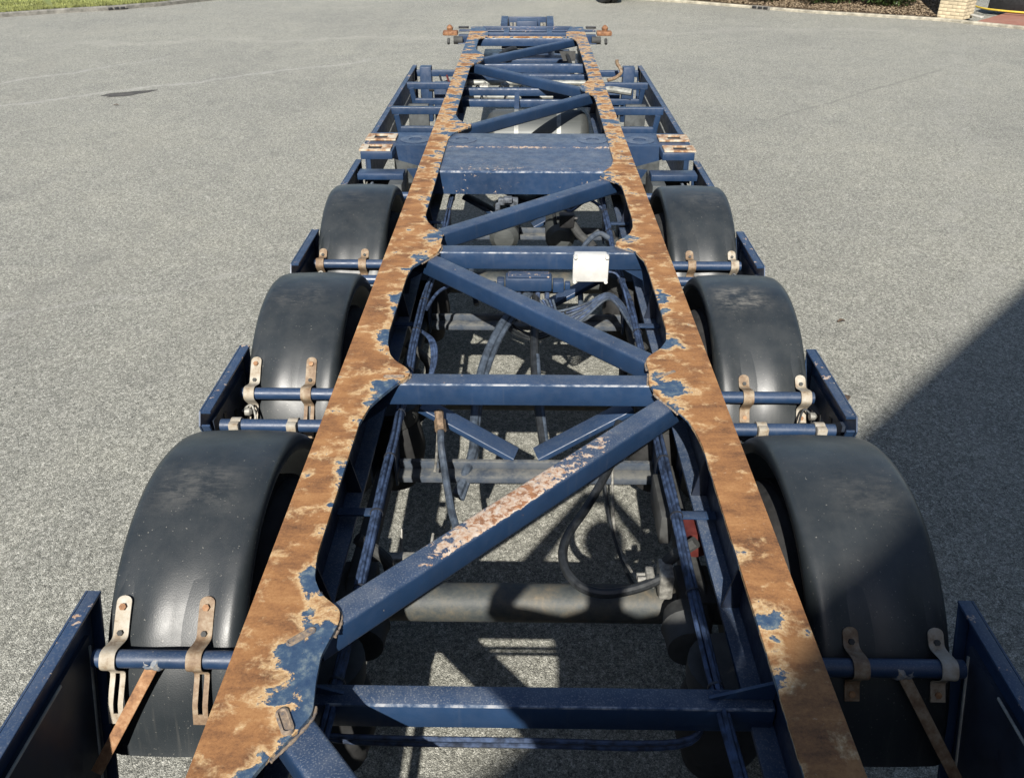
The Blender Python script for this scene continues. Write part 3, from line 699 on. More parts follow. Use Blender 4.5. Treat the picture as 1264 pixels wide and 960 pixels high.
def flange_mesh(name, side, tab):
    Y0, Y1 = .34, 12.30; ys_ = []
    y = Y0
    while y < Y1: ys_.append(y); y += .010 if y < 5 else .016
    ys_.append(Y1)
    nc = 15; XO = .753 * side; zt, zb = ZF, ZF - .015; v = []; f = []; pb = []
    for y in ys_:
        xi = smooth_tab(tab, y)
        for c_ in range(nc):
            t_ = c_ / (nc - 1); x = XO + (xi - XO) * t_
            dz = .0012 * math.sin(y * 5 + side) * 0
            e = .002 if c_ in (0, nc - 1) else 0
            v.append((x, y, zt - e + dz)); pb.append(paint_bias(side, x, y, t_))
        v.append((xi, y, zb)); pb.append(.08); v.append((XO, y, zb)); pb.append(-.1)
    st = nc + 2
    for i in range(len(ys_) - 1):
        a, b = i * st, (i + 1) * st
        loop = list(range(nc)) + [nc, nc + 1]
        for k in range(st):
            k2 = (k + 1) % st; f.append((a + loop[k], a + loop[k2], b + loop[k2], b + loop[k]))
    f.append(tuple(range(st))); f.append(tuple(range((len(ys_) - 1) * st, len(ys_) * st)))
    me = bpy.data.meshes.new(name); me.from_pydata(v, [], f); me.materials.append(M['flange'])
    at = me.attributes.new('paint', 'FLOAT', 'POINT'); at.data.foreach_set('value', pb)
    bm = bmesh.new(); bm.from_mesh(me); bmesh.ops.recalc_face_normals(bm, faces=bm.faces[:]); bm.to_mesh(me); bm.free()
    return me
beams = {}
for side, tab in ((-1, LI), (1, RI)):
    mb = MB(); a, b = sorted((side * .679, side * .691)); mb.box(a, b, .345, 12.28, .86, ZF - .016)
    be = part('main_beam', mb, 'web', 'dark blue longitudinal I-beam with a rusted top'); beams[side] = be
    mb = MB(); mb.box(*sorted((side * .618, side * .752)), .35, 12.0, .842, .8595, .003); part('bottom_flange', mb, 'blue_dusty', parent=be)
    link('top_flange', flange_mesh('top_flange', side, tab), be, (0, 0, 0), 'rust-brown top flange with islands of blue paint')
    # stiffeners on the inner web
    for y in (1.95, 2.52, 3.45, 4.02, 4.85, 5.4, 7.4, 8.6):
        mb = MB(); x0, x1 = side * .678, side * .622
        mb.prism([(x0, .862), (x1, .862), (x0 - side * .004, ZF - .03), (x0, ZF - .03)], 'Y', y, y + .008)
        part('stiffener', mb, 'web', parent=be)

# slot welds on the node plates
def weld(x, y, l, w, ang, h=.006):
    pts = []; mb = MB(); d = Vector((math.cos(R(ang)), math.sin(R(ang)))); nrm_ = Vector((-d.y, d.x))
    rings = []
    for sc_, z in ((1.0, 0), (.92, h * .8), (.6, h), (.45, h * .45)):
        ring = []
        for k in range(24):
            a = 2 * math.pi * k / 24; cx = l / 2 - w / 2
            p = d * ((cx if math.cos(a) > 0 else -cx) + math.cos(a) * w / 2 * sc_) + nrm_ * (math.sin(a) * w / 2 * sc_)
            ring.append((x + p.x, y + p.y, ZF - .001 + z))
        rings += ring
    fs = [(i * 24 + k, i * 24 + (k + 1) % 24, (i + 1) * 24 + (k + 1) % 24, (i + 1) * 24 + k) for i in range(3) for k in range(24)] + [tuple(range(72, 96))]
    mb.add(rings, fs); part('slot_weld', mb, 'weld', parent=beams[-1 if x < 0 else 1])
weld(-.590, 1.545, .085, .024, 42); weld(-.568, 1.285, .080, .034, 118, .009)
weld(-.53, 2.895, .085, .02, 2); weld(.555, 2.93, .10, .016, 30); weld(.565, 4.39, .08, .016, 5); weld(-.53, 4.40, .08, .016, 5); weld(.555, 5.62, .07, .016, 20)

# diagonal braces in plan
ZT = ZF - .0165
def brace(p0, p1, w, h, m, label=None, r_=.014):
    mb = MB(); mb.bar((*p0, ZT), (*p1, ZT), w, h, r_); return part('diagonal_brace', mb, m, label)
brace((-.60, 1.345), (.30, .32), .095, .10, 'blue_dusty', 'dusty blue diagonal tube nearest the camera')
brace((-.575, 1.585), (.60, 2.815), .088, .095, 'blue_worn', 'blue diagonal tube with a long bare rusted patch on top')
brace((.62, 2.985), (-.60, 4.28), .088, .095, 'blue_scratched')
brace((-.58, 4.485), (.60, 5.62), .092, .10, 'blue_scratched')
brace((-.58, 6.87), (.60, 8.235), .088, .095, 'blue')
brace((.60, 8.37), (-.58, 9.70), .088, .095, 'blue')
brace((-.58, 9.95), (.60, 11.42), .085, .09, 'blue')

def bead(side, y0, y1, seed):
    tab = LI if side < 0 else RI; rn_ = random.Random(seed); pts = []; rad = []
    k = max(4, int(abs(y1 - y0) / .006))
    for i in range(k + 1):
        y = y0 + (y1 - y0) * i / k; pts.append((smooth_tab(tab, y) - side * .004, y, ZT + .001 + rn_.uniform(-.001, .001))); rad.append(.0036 + rn_.uniform(-.0013, .0016))
    mb = MB(); mb.tube(pts, rad, 8); part('weld_bead', mb, 'weld', parent=beams[side])
for i, (sd, y0, y1) in enumerate(((-1, 1.19, 1.34), (-1, 1.56, 1.72), (1, 2.66, 2.80), (1, 2.87, 2.955), (-1, 2.87, 2.955), (1, 2.99, 3.13), (-1, 4.09, 4.24), (-1, 4.26, 4.36), (1, 4.26, 4.36), (-1, 4.50, 4.64), (1, 5.47, 5.62))): bead(sd, y0, y1, i)
# crossmembers at flange level
def worn(o):  # gives bevels facing back and up the painted edge highlight
    me = o.data; me.materials.append(M['arris_glint'])
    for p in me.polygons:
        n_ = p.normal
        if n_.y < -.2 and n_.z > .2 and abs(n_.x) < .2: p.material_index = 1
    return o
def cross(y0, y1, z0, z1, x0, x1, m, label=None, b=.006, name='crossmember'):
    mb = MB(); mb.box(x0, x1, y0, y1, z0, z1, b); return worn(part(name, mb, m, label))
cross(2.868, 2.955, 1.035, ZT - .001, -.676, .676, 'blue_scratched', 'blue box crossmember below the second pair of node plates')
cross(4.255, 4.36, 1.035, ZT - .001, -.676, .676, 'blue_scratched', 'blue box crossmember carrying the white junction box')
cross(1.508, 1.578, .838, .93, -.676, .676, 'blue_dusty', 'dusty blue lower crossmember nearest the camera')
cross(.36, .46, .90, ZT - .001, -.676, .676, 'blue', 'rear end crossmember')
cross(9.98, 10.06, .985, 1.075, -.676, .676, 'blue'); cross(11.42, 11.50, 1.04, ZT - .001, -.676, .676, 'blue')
# small triangular gusset at the right of the near crossmember
mb = MB(); mb.prism([(.50, .934), (.676, .934), (.676, 1.00)], 'Y', 1.54, 1.55); part('gusset', mb, 'blue_clean')
mb = MB(); mb.prism([(-.50, .934), (-.676, .934), (-.676, 1.00)], 'Y', 1.54, 1.55); part('gusset', mb, 'blue_clean')
for s_ in (-1, 1):
    mb = MB(); mb.prism([(s_ * .52, 1.034), (s_ * .676, 1.034), (s_ * .676, .88), (s_ * .655, .88), (s_ * .635, .97)], 'Y', 4.27, 4.285); part('gusset', mb, 'blue_clean')
    mb = MB(); mb.prism([(s_ * .54, 1.034), (s_ * .676, 1.034), (s_ * .676, .93)], 'Y', 2.885, 2.90); part('gusset', mb, 'blue_clean')
# twin pipes under the near crossmember
for k in (0, 1):
    mb = MB(); mb.tube([(-.60, 1.47, .86), (-.46, 1.488, .822 - k * .022), (0, 1.488, .818 - k * .022), (.42, 1.488, .822 - k * .022), (.50, 1.55, .85)], .0075, 8, 6)
    part('air_pipe', mb, 'cable')

# central bolster
mb = MB()
prof = [(5.73, .972), (5.73, 1.122), (5.745, 1.131), (5.80, 1.131), (6.24, 1.1335), (6.30, 1.1325), (6.345, 1.1385), (6.72, 1.1385), (6.735, 1.13), (6.735, .972)]
mb.prism(prof, 'X', -.677, .677)
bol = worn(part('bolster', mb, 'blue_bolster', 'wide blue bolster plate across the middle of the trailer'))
def flat_ring(cx, cy, r0, r1, z, ry=1.0):
    mb = MB(); n_ = 28; v = []
    for r_, zz in ((r0, z - .006), (r0, z), (r1, z), (r1, z - .006)):
        v += [(cx + r_ * math.cos(2 * math.pi * k / n_), cy + r_ * ry * math.sin(2 * math.pi * k / n_), zz) for k in range(n_)]
    mb.add(v, [(i * n_ + k, i * n_ + (k + 1) % n_, (i + 1) % 4 * n_ + (k + 1) % n_, (i + 1) % 4 * n_ + k) for i in range(4) for k in range(n_)]); return mb
for s_ in (-1, 1):
    for xx in (.50, .86):
        part('cover_disc', flat_ring(s_ * xx, 6.53, .05, .115, 1.1415), 'blue_bolster', parent=bol)
for s_ in (-1, 1):
    sx = lambda v_: s_ * v_
    mb = MB()
    # outrigger arm: deep at the beam, thin at the tip
    for (ya, yb) in ((6.36, 6.74),):
        v = [(sx(.755), ya, .965), (sx(.755), yb, .965), (sx(.755), yb, 1.138), (sx(.755), ya, 1.138), (sx(1.20), ya + .0, 1.09), (sx(1.20), yb, 1.09), (sx(1.20), yb, 1.138), (sx(1.20), ya, 1.138)]
        mb.add(v, [(0, 1, 2, 3), (4, 5, 6, 7), (0, 1, 5, 4), (3, 2, 6, 7), (0, 3, 7, 4), (1, 2, 6, 5)])
    arm = part('outrigger', mb, 'blue', 'blue outrigger arm carrying twin container seats')
    mb = MB(); mb.box(*sorted((sx(.99), sx(1.225))), 6.17, 6.355, 1.085, 1.142, .006); part('seat_box', mb, 'blue', parent=arm)
    mb = MB(); mb.box(*sorted((sx(.90), sx(1.235))), 6.03, 6.16, .975, 1.02, .005); part('angle_bar', mb, 'blue', parent=arm)
    for (ya, yb) in ((6.185, 6.335), (6.475, 6.645)):
        # pad with a real rectangular hole: four bars
        xa, xb = 1.005, 1.235; hx0, hx1 = 1.075, 1.175; ym = (ya + yb) / 2; hy0, hy1 = ym - .048, ym + .048
        mb = MB(); z0, z1 = 1.1435, 1.155
        for (X0, X1, Y_0, Y_1) in ((xa, hx0, ya, yb), (hx1, xb, ya, yb), (hx0 + .0004, hx1 - .0004, ya, hy0), (hx0 + .0004, hx1 - .0004, hy1, yb)):
            mb.box(*sorted((sx(X0), sx(X1))), Y_0, Y_1, z0, z1, .0)
        seat = part('container_seat', mb, 'pad', 'cream and rust container seat with a rectangular hole', parent=arm, smooth=False)
        mb = MB(); mb.box(*sorted((sx(hx0), sx(hx1))), hy0, hy1, z0 - .02, z0 + .0015); part('hole_shade', mb, 'black', parent=arm)  # black block stands in for the deep shade inside the hole
    mb = MB(); mb.prism([(sx(.757), 1.00), (sx(.757), .86), (sx(.80), .84), (sx(.90), .99)], 'Y', 6.25, 6.268); part('gusset', mb, 'blue', parent=arm)

# ------------------------------------------------------------------ side panels
def panel(side, y0, y1, ztop, zbot, cut0, cut1, label, depth=.045, x=1.252, win=True, nodetail=False):
    """upright sheet with a folded rim; cut0/cut1 shift the bottom corners along y"""
    s_ = side
    def q(y, z): return (y, z)
    mb = MB(); xa, xb = s_ * (x + depth - .006), s_ * (x + depth)
    poly = [(y0 + .03, ztop), (y1 - .012, ztop), (y1, ztop - .015), (y1 + cut1, zbot), (y0 + cut0, zbot), (y0, ztop - .05)]
    mb.prism(poly, 'X', *sorted((xa, xb)))
    p = part('side_panel', mb, 'blue', label)
    # folded rim
    mb = MB(); c_ = s_ * (x + depth / 2 - .003); wdt = depth - .0065
    def rimseg(a, b):
        mb.bar((c_, a[0], a[1]), (c_, b[0], b[1]), wdt, .010, .003, up=(0, -(b[1] - a[1]), (b[0] - a[0])), top=True)
    rimseg((y0 + .03, ztop), (y1 - .012, ztop))
    part('rim', mb, 'blue_edge', parent=p)
    mb = MB(); w2 = depth - .012
    d_ = Vector((cut1, zbot - ztop)); a = Vector((y1 - .012, ztop - .011)); b = Vector((y1 - .012 + cut1, zbot))
    mb.bar((c_, a.x, a.y), (c_, b.x, b.y), w2, .010, .002, up=(0, 1, 0))
    part('rim', mb, 'blue', parent=p); mb = MB()
    mb.bar((c_, y0 + cut0 + .003, zbot), (c_, y0 + .001, ztop - .052), w2, .010, .002, up=(0, -1, 0))
    part('rim', mb, 'blue', parent=p)
    # inner stiffener frame; pale strips paint the light in its thin slits
    if not nodetail:
        xi = s_ * (x + .026); L = y1 - y0
        ins = [(y0 + .10 * L + .04, ztop - .09), (y1 - .06 - .02 * L, ztop - .10), (y1 - .07 - .02 * L + cut1 * .75, zbot + .06), (y0 + .1 * L + .04, zbot + .06)]
        mb = MB(); mb.prism(ins, 'X', *sorted((xi, s_ * (x + depth - .0065)))); part('inner_sheet', mb, 'panel_in', parent=p)
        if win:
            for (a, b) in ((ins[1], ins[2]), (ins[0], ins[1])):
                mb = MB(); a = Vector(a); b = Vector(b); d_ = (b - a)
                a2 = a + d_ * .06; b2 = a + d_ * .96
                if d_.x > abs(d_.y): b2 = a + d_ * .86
                mb.bar((xi - s_ * .001, a2.x, a2.y), (xi - s_ * .001, b2.x, b2.y), .006, .009, .001, up=(0, -d_.y, d_.x)); part('painted_lit_slit', mb, 'slit_light', parent=p)
    return p
for s_ in (-1, 1):
    wd = 'left' if s_ < 0 else 'right'
    panel(s_, .25, 1.81, 1.055, .42, 0, -.22, 'long blue side panel at the rear')
    p2 = panel(s_, 2.76, 3.36, 1.045, .58, .16, -.08, 'short blue side panel between the mudguards', win=False)
    p3 = panel(s_, 4.26, 4.84, 1.045, .58, .16, -.08, 'short blue side panel between the mudguards', win=False)
    for pp, yc in ((p2, 3.08), (p3, 4.55)):
        # pressed slots in the inner sheet
        for k, (dy, dz) in enumerate(((-.10, .84), (.02, .78), (.12, .74))):
            mb = MB(); xx = s_ * 1.2765
            mb.bar((xx, yc + dy - .03, dz - .08), (xx, yc + dy + .02, dz + .07), .004, .03, .001, up=(0, 1, 0)); part('pressed_slot', mb, 'black', parent=pp)
        mb = MB(); mb.lathe([(0, .018), (.02, .018), (.03, .008)], 'X', 12, (s_ * 1.225 - .0, yc + .0, .86)); part('bolt', mb, 'fitting', parent=pp)
        mb = MB(); mb.tube([(s_ * 1.24, yc, .86), (s_ * 1.20, yc + .02, .88), (s_ * 1.17, yc - .05, .80), (s_ * 1.19, yc - .09, .70)], .005, 6, 6); part('sensor_wire', mb, 'fitting' if s_ < 0 else 'hose_black', parent=pp)
    p4 = panel(s_, 5.70, 6.36, 1.035, .42, .10, 0, 'blue side panel under the container seats', nodetail=True)
    # locker and hoses under the seats
    mb = MB(); mb.box(*sorted((s_ * .90, s_ * 1.0)), 5.92, 6.30, .42, .975, .006); part('hanging_plate', mb, 'locker')
    mb = MB(); mb.box(*sorted((s_ * 1.005, s_ * 1.21)), 6.17, 6.26, .42, .97, .006); part('hanging_plate', mb, 'dirty')
    mb = MB(); mb.tube([(s_ * 1.12, 6.10, .97), (s_ * 1.16, 6.02, .88), (s_ * 1.10, 6.03, .80), (s_ * 1.13, 6.0, .60)], .011, 8, 6); part('hose', mb, 'hose')
    mb = MB(); mb.tube([(s_ * 1.17, 6.08, .96), (s_ * 1.20, 6.0, .86), (s_ * 1.15, 5.97, .84)], .006, 6, 6); part('hook', mb, 'fitting')
    # forward side frame
    p5 = panel(s_, 6.72, 10.10, 1.05, .62, 0, 0, 'long blue side rail ahead of the container seats', nodetail=True)
    for y, ztop in ((10.0, 1.04), (9.15, 1.075), (7.98, 1.09)):
        mb = MB(); mb.bar((s_ * .755, y, ztop - .03), (s_ * 1.25, y, ztop - .03), .06, .065, .006); part('side_bar', mb, 'blue', parent=None)
    for y in (9.15, 7.98):
        mb = MB(); mb.bar((s_ * 1.205, y, 1.0), (s_ * 1.175, y + .03, .80), .05, .05, .006, up=(0, 1, 0)); part('side_post', mb, 'blue')
        mb = MB(); mb.bar((s_ * .755, y - .01, .885), (s_ * 1.17, y - .01, .885), .05, .06, .006); part('side_bar', mb, 'blue')
        mb = MB(); mb.box(*sorted((s_ * 1.0, s_ * 1.205)), y - .36, y - .30, .30, .90, .006); part('hanging_plate', mb, 'locker')
    mb = MB(); mb.box(*sorted((s_ * 1.08, s_ * 1.21)), 9.95, 10.08, .45, 1.05, .006); part('side_post', mb, 'blue')
    # pale wires along the inside of the rail
    mb = MB(); mb.tube([(s_ * 1.23, 7.1, .86), (s_ * 1.235, 7.9, .92), (s_ * 1.235, 8.8, .90), (s_ * 1.235, 9.8, .93)], .007, 6, 6); part('cable', mb, 'steelpipe')

# ------------------------------------------------------------------ axles, wheels, mudguards
AX = [2.26, 3.73, 5.19]; AZ = .5; RM = .672; MX = 1.046
def mudguard_mesh():
    sec = [(-.203, -.058), (-.205, -.036), (-.199, -.017), (-.186, -.006), (-.166, 0), (-.13, .002), (-.09, .004), (-.045, .0055), (0, .006), (.045, .0055), (.09, .004), (.13, .002), (.166, 0), (.186, -.006), (.199, -.017), (.205, -.036), (.203, -.058)]
    a0, a1, n_ = 9, 172, 54; v = []; f = []
    for i in range(n_ + 1):
        a = R(a0 + (a1 - a0) * i / n_)
        for x, dr in sec:
            r_ = RM + dr
            if abs(x) < .19:       # the sheet is pulled in between its straps
                r_ += .0105 * math.cos(2 * math.pi * (x - .060 - .0012 * (math.degrees(a) - 140)) / .225) * math.exp(-((math.degrees(a) - 136) / 17) ** 2)
            y, z = r_ * math.cos(a), r_ * math.sin(a)
            if i == n_ or i == 0: r_ = RM + dr + .012; y, z = r_ * math.cos(a), r_ * math.sin(a)
            v.append((x, y, z))
    k = len(sec)
    for i in range(n_):
        for j in range(k - 1): f.append((i * k + j, i * k + j + 1, (i + 1) * k + j + 1, (i + 1) * k + j))
    # inner skin
    o_ = len(v); th = .006
    for i in range(n_ + 1):
        a = R(a0 + (a1 - a0) * i / n_)
        for x, dr in sec:
            r_ = RM + dr - th; xx = x * (1 - th / .205); v.append((xx, r_ * math.cos(a), r_ * math.sin(a)))
    for i in range(n_):
        for j in range(k - 1): f.append((o_ + i * k + j, o_ + (i + 1) * k + j, o_ + (i + 1) * k + j + 1, o_ + i * k + j + 1))
        for j in (0, k - 1): f.append((i * k + j, (i + 1) * k + j, o_ + (i + 1) * k + j, o_ + i * k + j))
    for i in (0, n_):
        for j in range(k - 1): f.append((i * k + j, o_ + i * k + j, o_ + i * k + j + 1, i * k + j + 1))
    m_ = MB(); m_.add(v, f); return m_.mesh('mudguard', 'mud', True, 60)
TUBE_R = .727; TUBE_A = 144.8
def strap_mesh(name, m, upper=.17, lower=.20, slot=True, seat=.080):
    """strap lying on the guard, humped over the support tube; s runs up (+) and down (-) along the arc"""
    w = .0225; mb = MB()
    def rr(s_):
        h = seat * (1 / (1 + math.exp(-(s_ + .034) / .0055)) - 1 / (1 + math.exp(-(s_ - .034) / .0055)))
        base = .010
        return RM + base + h + (0.028 * (1 if s_ < -.034 else 0) * min(1, (-s_ - .034) / .1) * (1 if slot else .3) if s_ < -.034 else 0)
    def P_(s_, x, dr=0):
        a = R(TUBE_A) - s_ / RM; r_ = rr(s_) + dr; return (x, r_ * math.cos(a), r_ * math.sin(a))
    def ribbon(s0, s1, x0, x1, n_=18):
        v = []; f = []
        for i in range(n_ + 1):
            s_ = s0 + (s1 - s0) * i / n_
            v += [P_(s_, x0), P_(s_, x1), P_(s_, x1, -.005), P_(s_, x0, -.005)]
        for i in range(n_):
            for k in range(4): f.append((i * 4 + k, i * 4 + (k + 1) % 4, (i + 1) * 4 + (k + 1) % 4, (i + 1) * 4 + k))
        f += [(0, 1, 2, 3), (n_ * 4, n_ * 4 + 1, n_ * 4 + 2, n_ * 4 + 3)]; mb.add(v, f)
    ribbon(-.05, upper, -w, w, 40)
    # rounded tip
    tip = [(P_(upper + .018 * math.sin(a), w * math.cos(a))) for a in [math.pi * k / 8 for k in range(9)]]
    tip2 = [(P_(upper + .018 * math.sin(a), w * math.cos(a), -.005)) for a in [math.pi * k / 8 for k in range(9)]]
    mb.add(tip + tip2, [tuple(range(9)), tuple(range(9, 18))[::-1]] + [(k, k + 1, k + 10, k + 9) for k in range(8)])
    if slot:
        ribbon(-lower + .03, -.0502, -w, -.007, 12); ribbon(-lower + .03, -.0502, .007, w, 12); ribbon(-lower, -lower + .0298, -w, w, 4)
    else: ribbon(-lower, -.0502, -w * .95, w * .95, 12)
    return mb.mesh(name, m, True, 50)
def bolt_mesh(sp, r_=.009, m='rust'):
    mb = MB(); a = R(TUBE_A) - sp / RM; c_ = RM + .010
    d = Vector((0, math.cos(a), math.sin(a)))
    mb.tube([d * (c_ - .002), d * (c_ + .010)], r_, 6); return mb.mesh('bolt', m)
def clip_mesh():
    mb = MB()
    mb.tube([(-.02, 0, 0), (.02, 0, 0)], .034, 12); mb.box(-.02, .02, -.05, -.02, -.005, .035, .004); return mb.mesh('tube_clip', 'strap')
mg = mudguard_mesh()
st_long = {k: strap_mesh('strap', k, .15, .19, True) for k in ('strap', 'strap_rust')}
st_short = {k: strap_mesh('strap', k, .085, .105, False) for k in ('strap', 'strap_rust')}
bolts = [bolt_mesh(.135, .011), bolt_mesh(.062, .009, 'dirty')]
boltl = [bolt_mesh(-.085, .010)]
clipm = clip_mesh()
tm = MB(); tm.tube([(-.278, 0, 0), (.200, 0, 0)], .0265, 16); tubeme = tm.mesh('support_tube', 'blue')
ty = MB(); ty.lathe([(-.13, .29), (-.165, .33), (-.175, .40), (-.165, .455), (-.14, .483), (-.10, .4955)] + [(-.10 + .02 * 0, .4955)] + [(.10, .4955), (.14, .483), (.165, .455), (.175, .40), (.165, .33), (.13, .29)], 'X', 56, closed=True)
for k in range(4):
    x = -.075 + .05 * k; ty.lathe([(x - .018, .494), (x - .016, .503), (x + .016, .503), (x + .018, .494)], 'X', 56, closed=True)
tyme = ty.mesh('tyre', 'rubber')
rm = MB(); rm.lathe([(-.15, .295), (-.15, .28), (-.02, .27), (.06, .19), (.06, .13), (.14, .12), (.15, .03)], 'X', 40); rimme = rm.mesh('rim', 'rim')
dm = MB(); dm.lathe([(-.20, .09), (-.20, .20), (-.06, .20), (-.06, .09)], 'X', 36); drumme = dm.mesh('brake_drum', 'dirty')
RO = Vector((0, 6.3, 0))
for i, y in enumerate(AX):
    for s_ in (-1, 1):
        upv, lov = ((st_long['strap'], st_long['strap_rust']) if s_ < 0 and i < 2 else (st_short['strap_rust'], st_short['strap_rust']))
        gd = link('mudguard', mg, T, Vector((s_ * MX, y, AZ)) - RO, 'scuffed black plastic mudguard'); gd.scale.x = s_
        for q, (xx, me_) in enumerate(((.150, upv), (-.098, lov))):
            if s_ > 0 and q == 0: me_ = st_short['strap']
            xo = xx + (.0 if i == 0 else .012)
            sp = link('strap', me_, gd, (xo, 0, 0))
            for b_ in (bolts if me_ in st_long.values() else [bolts[1]] + boltl): link('bolt', b_, gd, (xo, 0, 0))
        ta = R(TUBE_A)
        tb = link('support_tube', tubeme, gd, (0, TUBE_R * math.cos(ta), TUBE_R * math.sin(ta)))
        tb2 = link('support_tube', tubeme, gd, (0, -TUBE_R * math.cos(ta) , TUBE_R * math.sin(ta) + .02))
        for xx in (.135, -.098): link('tube_clip', clipm, gd, (xx, -TUBE_R * math.cos(ta), TUBE_R * math.sin(ta) + .02))
        if i == 0:
            mb = MB(); mb.bar((.028, TUBE_R * math.cos(ta) - .015, TUBE_R * math.sin(ta) - .01), (.203, TUBE_R * math.cos(ta) - .16, TUBE_R * math.sin(ta) - .30), .034, .006, .002, up=(0, -1, .4)); link('stay', mb.mesh('stay', 'rust' if s_ < 0 else 'strap_rust'), gd, (0, 0, 0), 'rusty flat stay from the tube down to the side panel')
            mb = MB(); bmw = bmesh.new(); bmesh.ops.create_icosphere(bmw, subdivisions=3, radius=.031)
            for v in bmw.verts:
                v.co.x *= 1.5; v.co += v.co.normalized() * .004 * math.sin(v.co.x * 190 + v.co.y * 120) ; v.co += Vector((.023, TUBE_R * math.cos(ta) - .003, TUBE_R * math.sin(ta) - .004)); 
            mb.frombm(bmw); 
            for q in range(len(mb.v)):
                x_, y_, z_ = mb.v[q]; mb.v[q] = (x_, TUBE_R * math.cos(ta) + (y_ - TUBE_R * math.cos(ta)) * .86, TUBE_R * math.sin(ta) + (z_ - TUBE_R * math.sin(ta)) * .88)
            link('weld_patch', mb.mesh('weld_patch', 'grey_paint_weld'), gd, (0, 0, 0))
        wl = link('wheel', tyme, T, Vector((s_ * .985, y + .02, AZ)) - RO, 'black truck tyre under its mudguard'); wl.scale.x = s_
        link('rim', rimme, wl, (0, 0, 0)); link('brake_drum', drumme, wl, (-.02, 0, 0))
    mb = MB(); mb.tube([(-.86, y + .03, .53), (.86, y + .03, .53)], .072, 28)
    axl = part('axle', mb, 'axle', 'dirty round axle tube')
    for s_ in (-1, 1):
        # trailing arm, saddle plate, air bag, brake chamber, hanger
        mb = MB(); mb.bar((s_ * .62, y + .78, .62), (s_ * .62, y + .02, .66), .075, .06, .01); mb.bar((s_ * .62, y + .02, .66), (s_ * .61, y - .55, .46), .075, .05, .01); part('trailing_arm', mb, 'dirty', parent=axl)
        mb = MB(); mb.box(*sorted((s_ * .555, s_ * .685)), y - .07, y + .13, .42, .64, .012); part('axle_saddle', mb, 'dirty', parent=axl)
        mb = MB(); mb.lathe([(.40, .06), (.41, .10), (.47, .115), (.53, .135), (.60, .145), (.67, .135), (.735, .12), (.75, .11), (.752, .03)], 'Z', 28, (s_ * .61, y - .52, 0)); part('air_bag', mb, 'rubber', parent=axl)
        mb = MB(); mb.lathe([(.752, .12), (.775, .125), (.84, .125)], 'Z', 24, (s_ * .61, y - .52, 0)); part('air_bag_plate', mb, 'dirty', parent=axl)
        mb = MB(); mb.lathe([(-.09, .03), (-.085, .078), (0, .082), (.01, .088), (.02, .082), (.08, .07), (.09, .02)], 'Y', 24, (s_ * .555, y - .20, .64)); part('brake_chamber', mb, 'dirty', parent=axl)
        mb = MB(); mb.prism([(y + .66, .842), (y + .90, .842), (y + .84, .54), (y + .72, .54)], 'X', *sorted((s_ * .565, s_ * .575))); mb.prism([(y + .66, .842), (y + .90, .842), (y + .84, .54), (y + .72, .54)], 'X', *sorted((s_ * .672, s_ * .682))); part('hanger', mb, 'blue_clean', parent=axl)
        mb = MB(); mb.tube([(s_ * .52, y + .02, .56), (s_ * .50, y + .03, .72), (s_ * .60, y + .02, .845)], .022, 10, 6); part('damper', mb, 'dirty', parent=axl)
    # channel between the hangers and the V braces to it
    mb = MB(); mb.box(-.56, .56, y + .765, y + .79, .598, .64, .003); mb.box(-.56, .56, y + .70, y + .764, .598, .606, .002); mb.box(-.56, .56, y + .695, y + .702, .578, .604, .001)
    part('channel', mb, 'channel', 'dusty folded channel between the suspension hangers', parent=None)
    for s_ in (-1, 1):
        mb = MB(); mb.bar((s_ * .46, y + .93, .845), (s_ * .042, y + .825, .648), .095, .03, .006); part('vee_brace', mb, 'blue')

# ------------------------------------------------------------------ hoses, cables, valves
def hose(pts, r_, m='hose', name='hose', label=None, k=10):
    mb = MB(); mb.tube(pts, r_, 10, k); return part(name, mb, m, label)
rn = random.Random(5)
for s_ in (-1, 1):
    mb = MB()
    nstr = 5
    for q in range(nstr):
        pts = []
        for j in range(26):
            y = .55 + j * .25; a = q * 6.283 / nstr + .10 * j + rn.uniform(-.35, .35); rr_ = .0125 + rn.uniform(-.004, .004)
            x = s_ * (.535 + .010 * math.sin(y * 2.1)) + rr_ * math.cos(a); z = .925 + .018 * math.cos((y - 2.36) * 2 * math.pi / 1.49) + rr_ * math.sin(a)
            pts.append((x, y, z))
        mb.tube(pts, .0075, 6, 2)
    cb = part('cable_bundle', mb, 'cable', 'overpainted blue bundle of air pipes and cables along the beam')
    for j in range(16):
        y = 1.6 + j * .35; mb = MB(); zc = .925 + .018 * math.cos((y - 2.36) * 2 * math.pi / 1.49)
        mb.lathe([(-.004, .0215), (-.004, .0235), (.004, .0235), (.004, .0215)], 'Y', 14, (s_ * (.535 + .010 * math.sin(y * 2.1)), y, zc), closed=True); part('cable_tie', mb, 'tie', parent=cb)
    for y in (2.36, 3.86, 5.36, 7.4, 8.8):
        mb = MB(); mb.box(*sorted((s_ * .545, s_ * .678)), y - .02, y + .02, .895, .902, .001); part('cable_bracket', mb, 'blue')
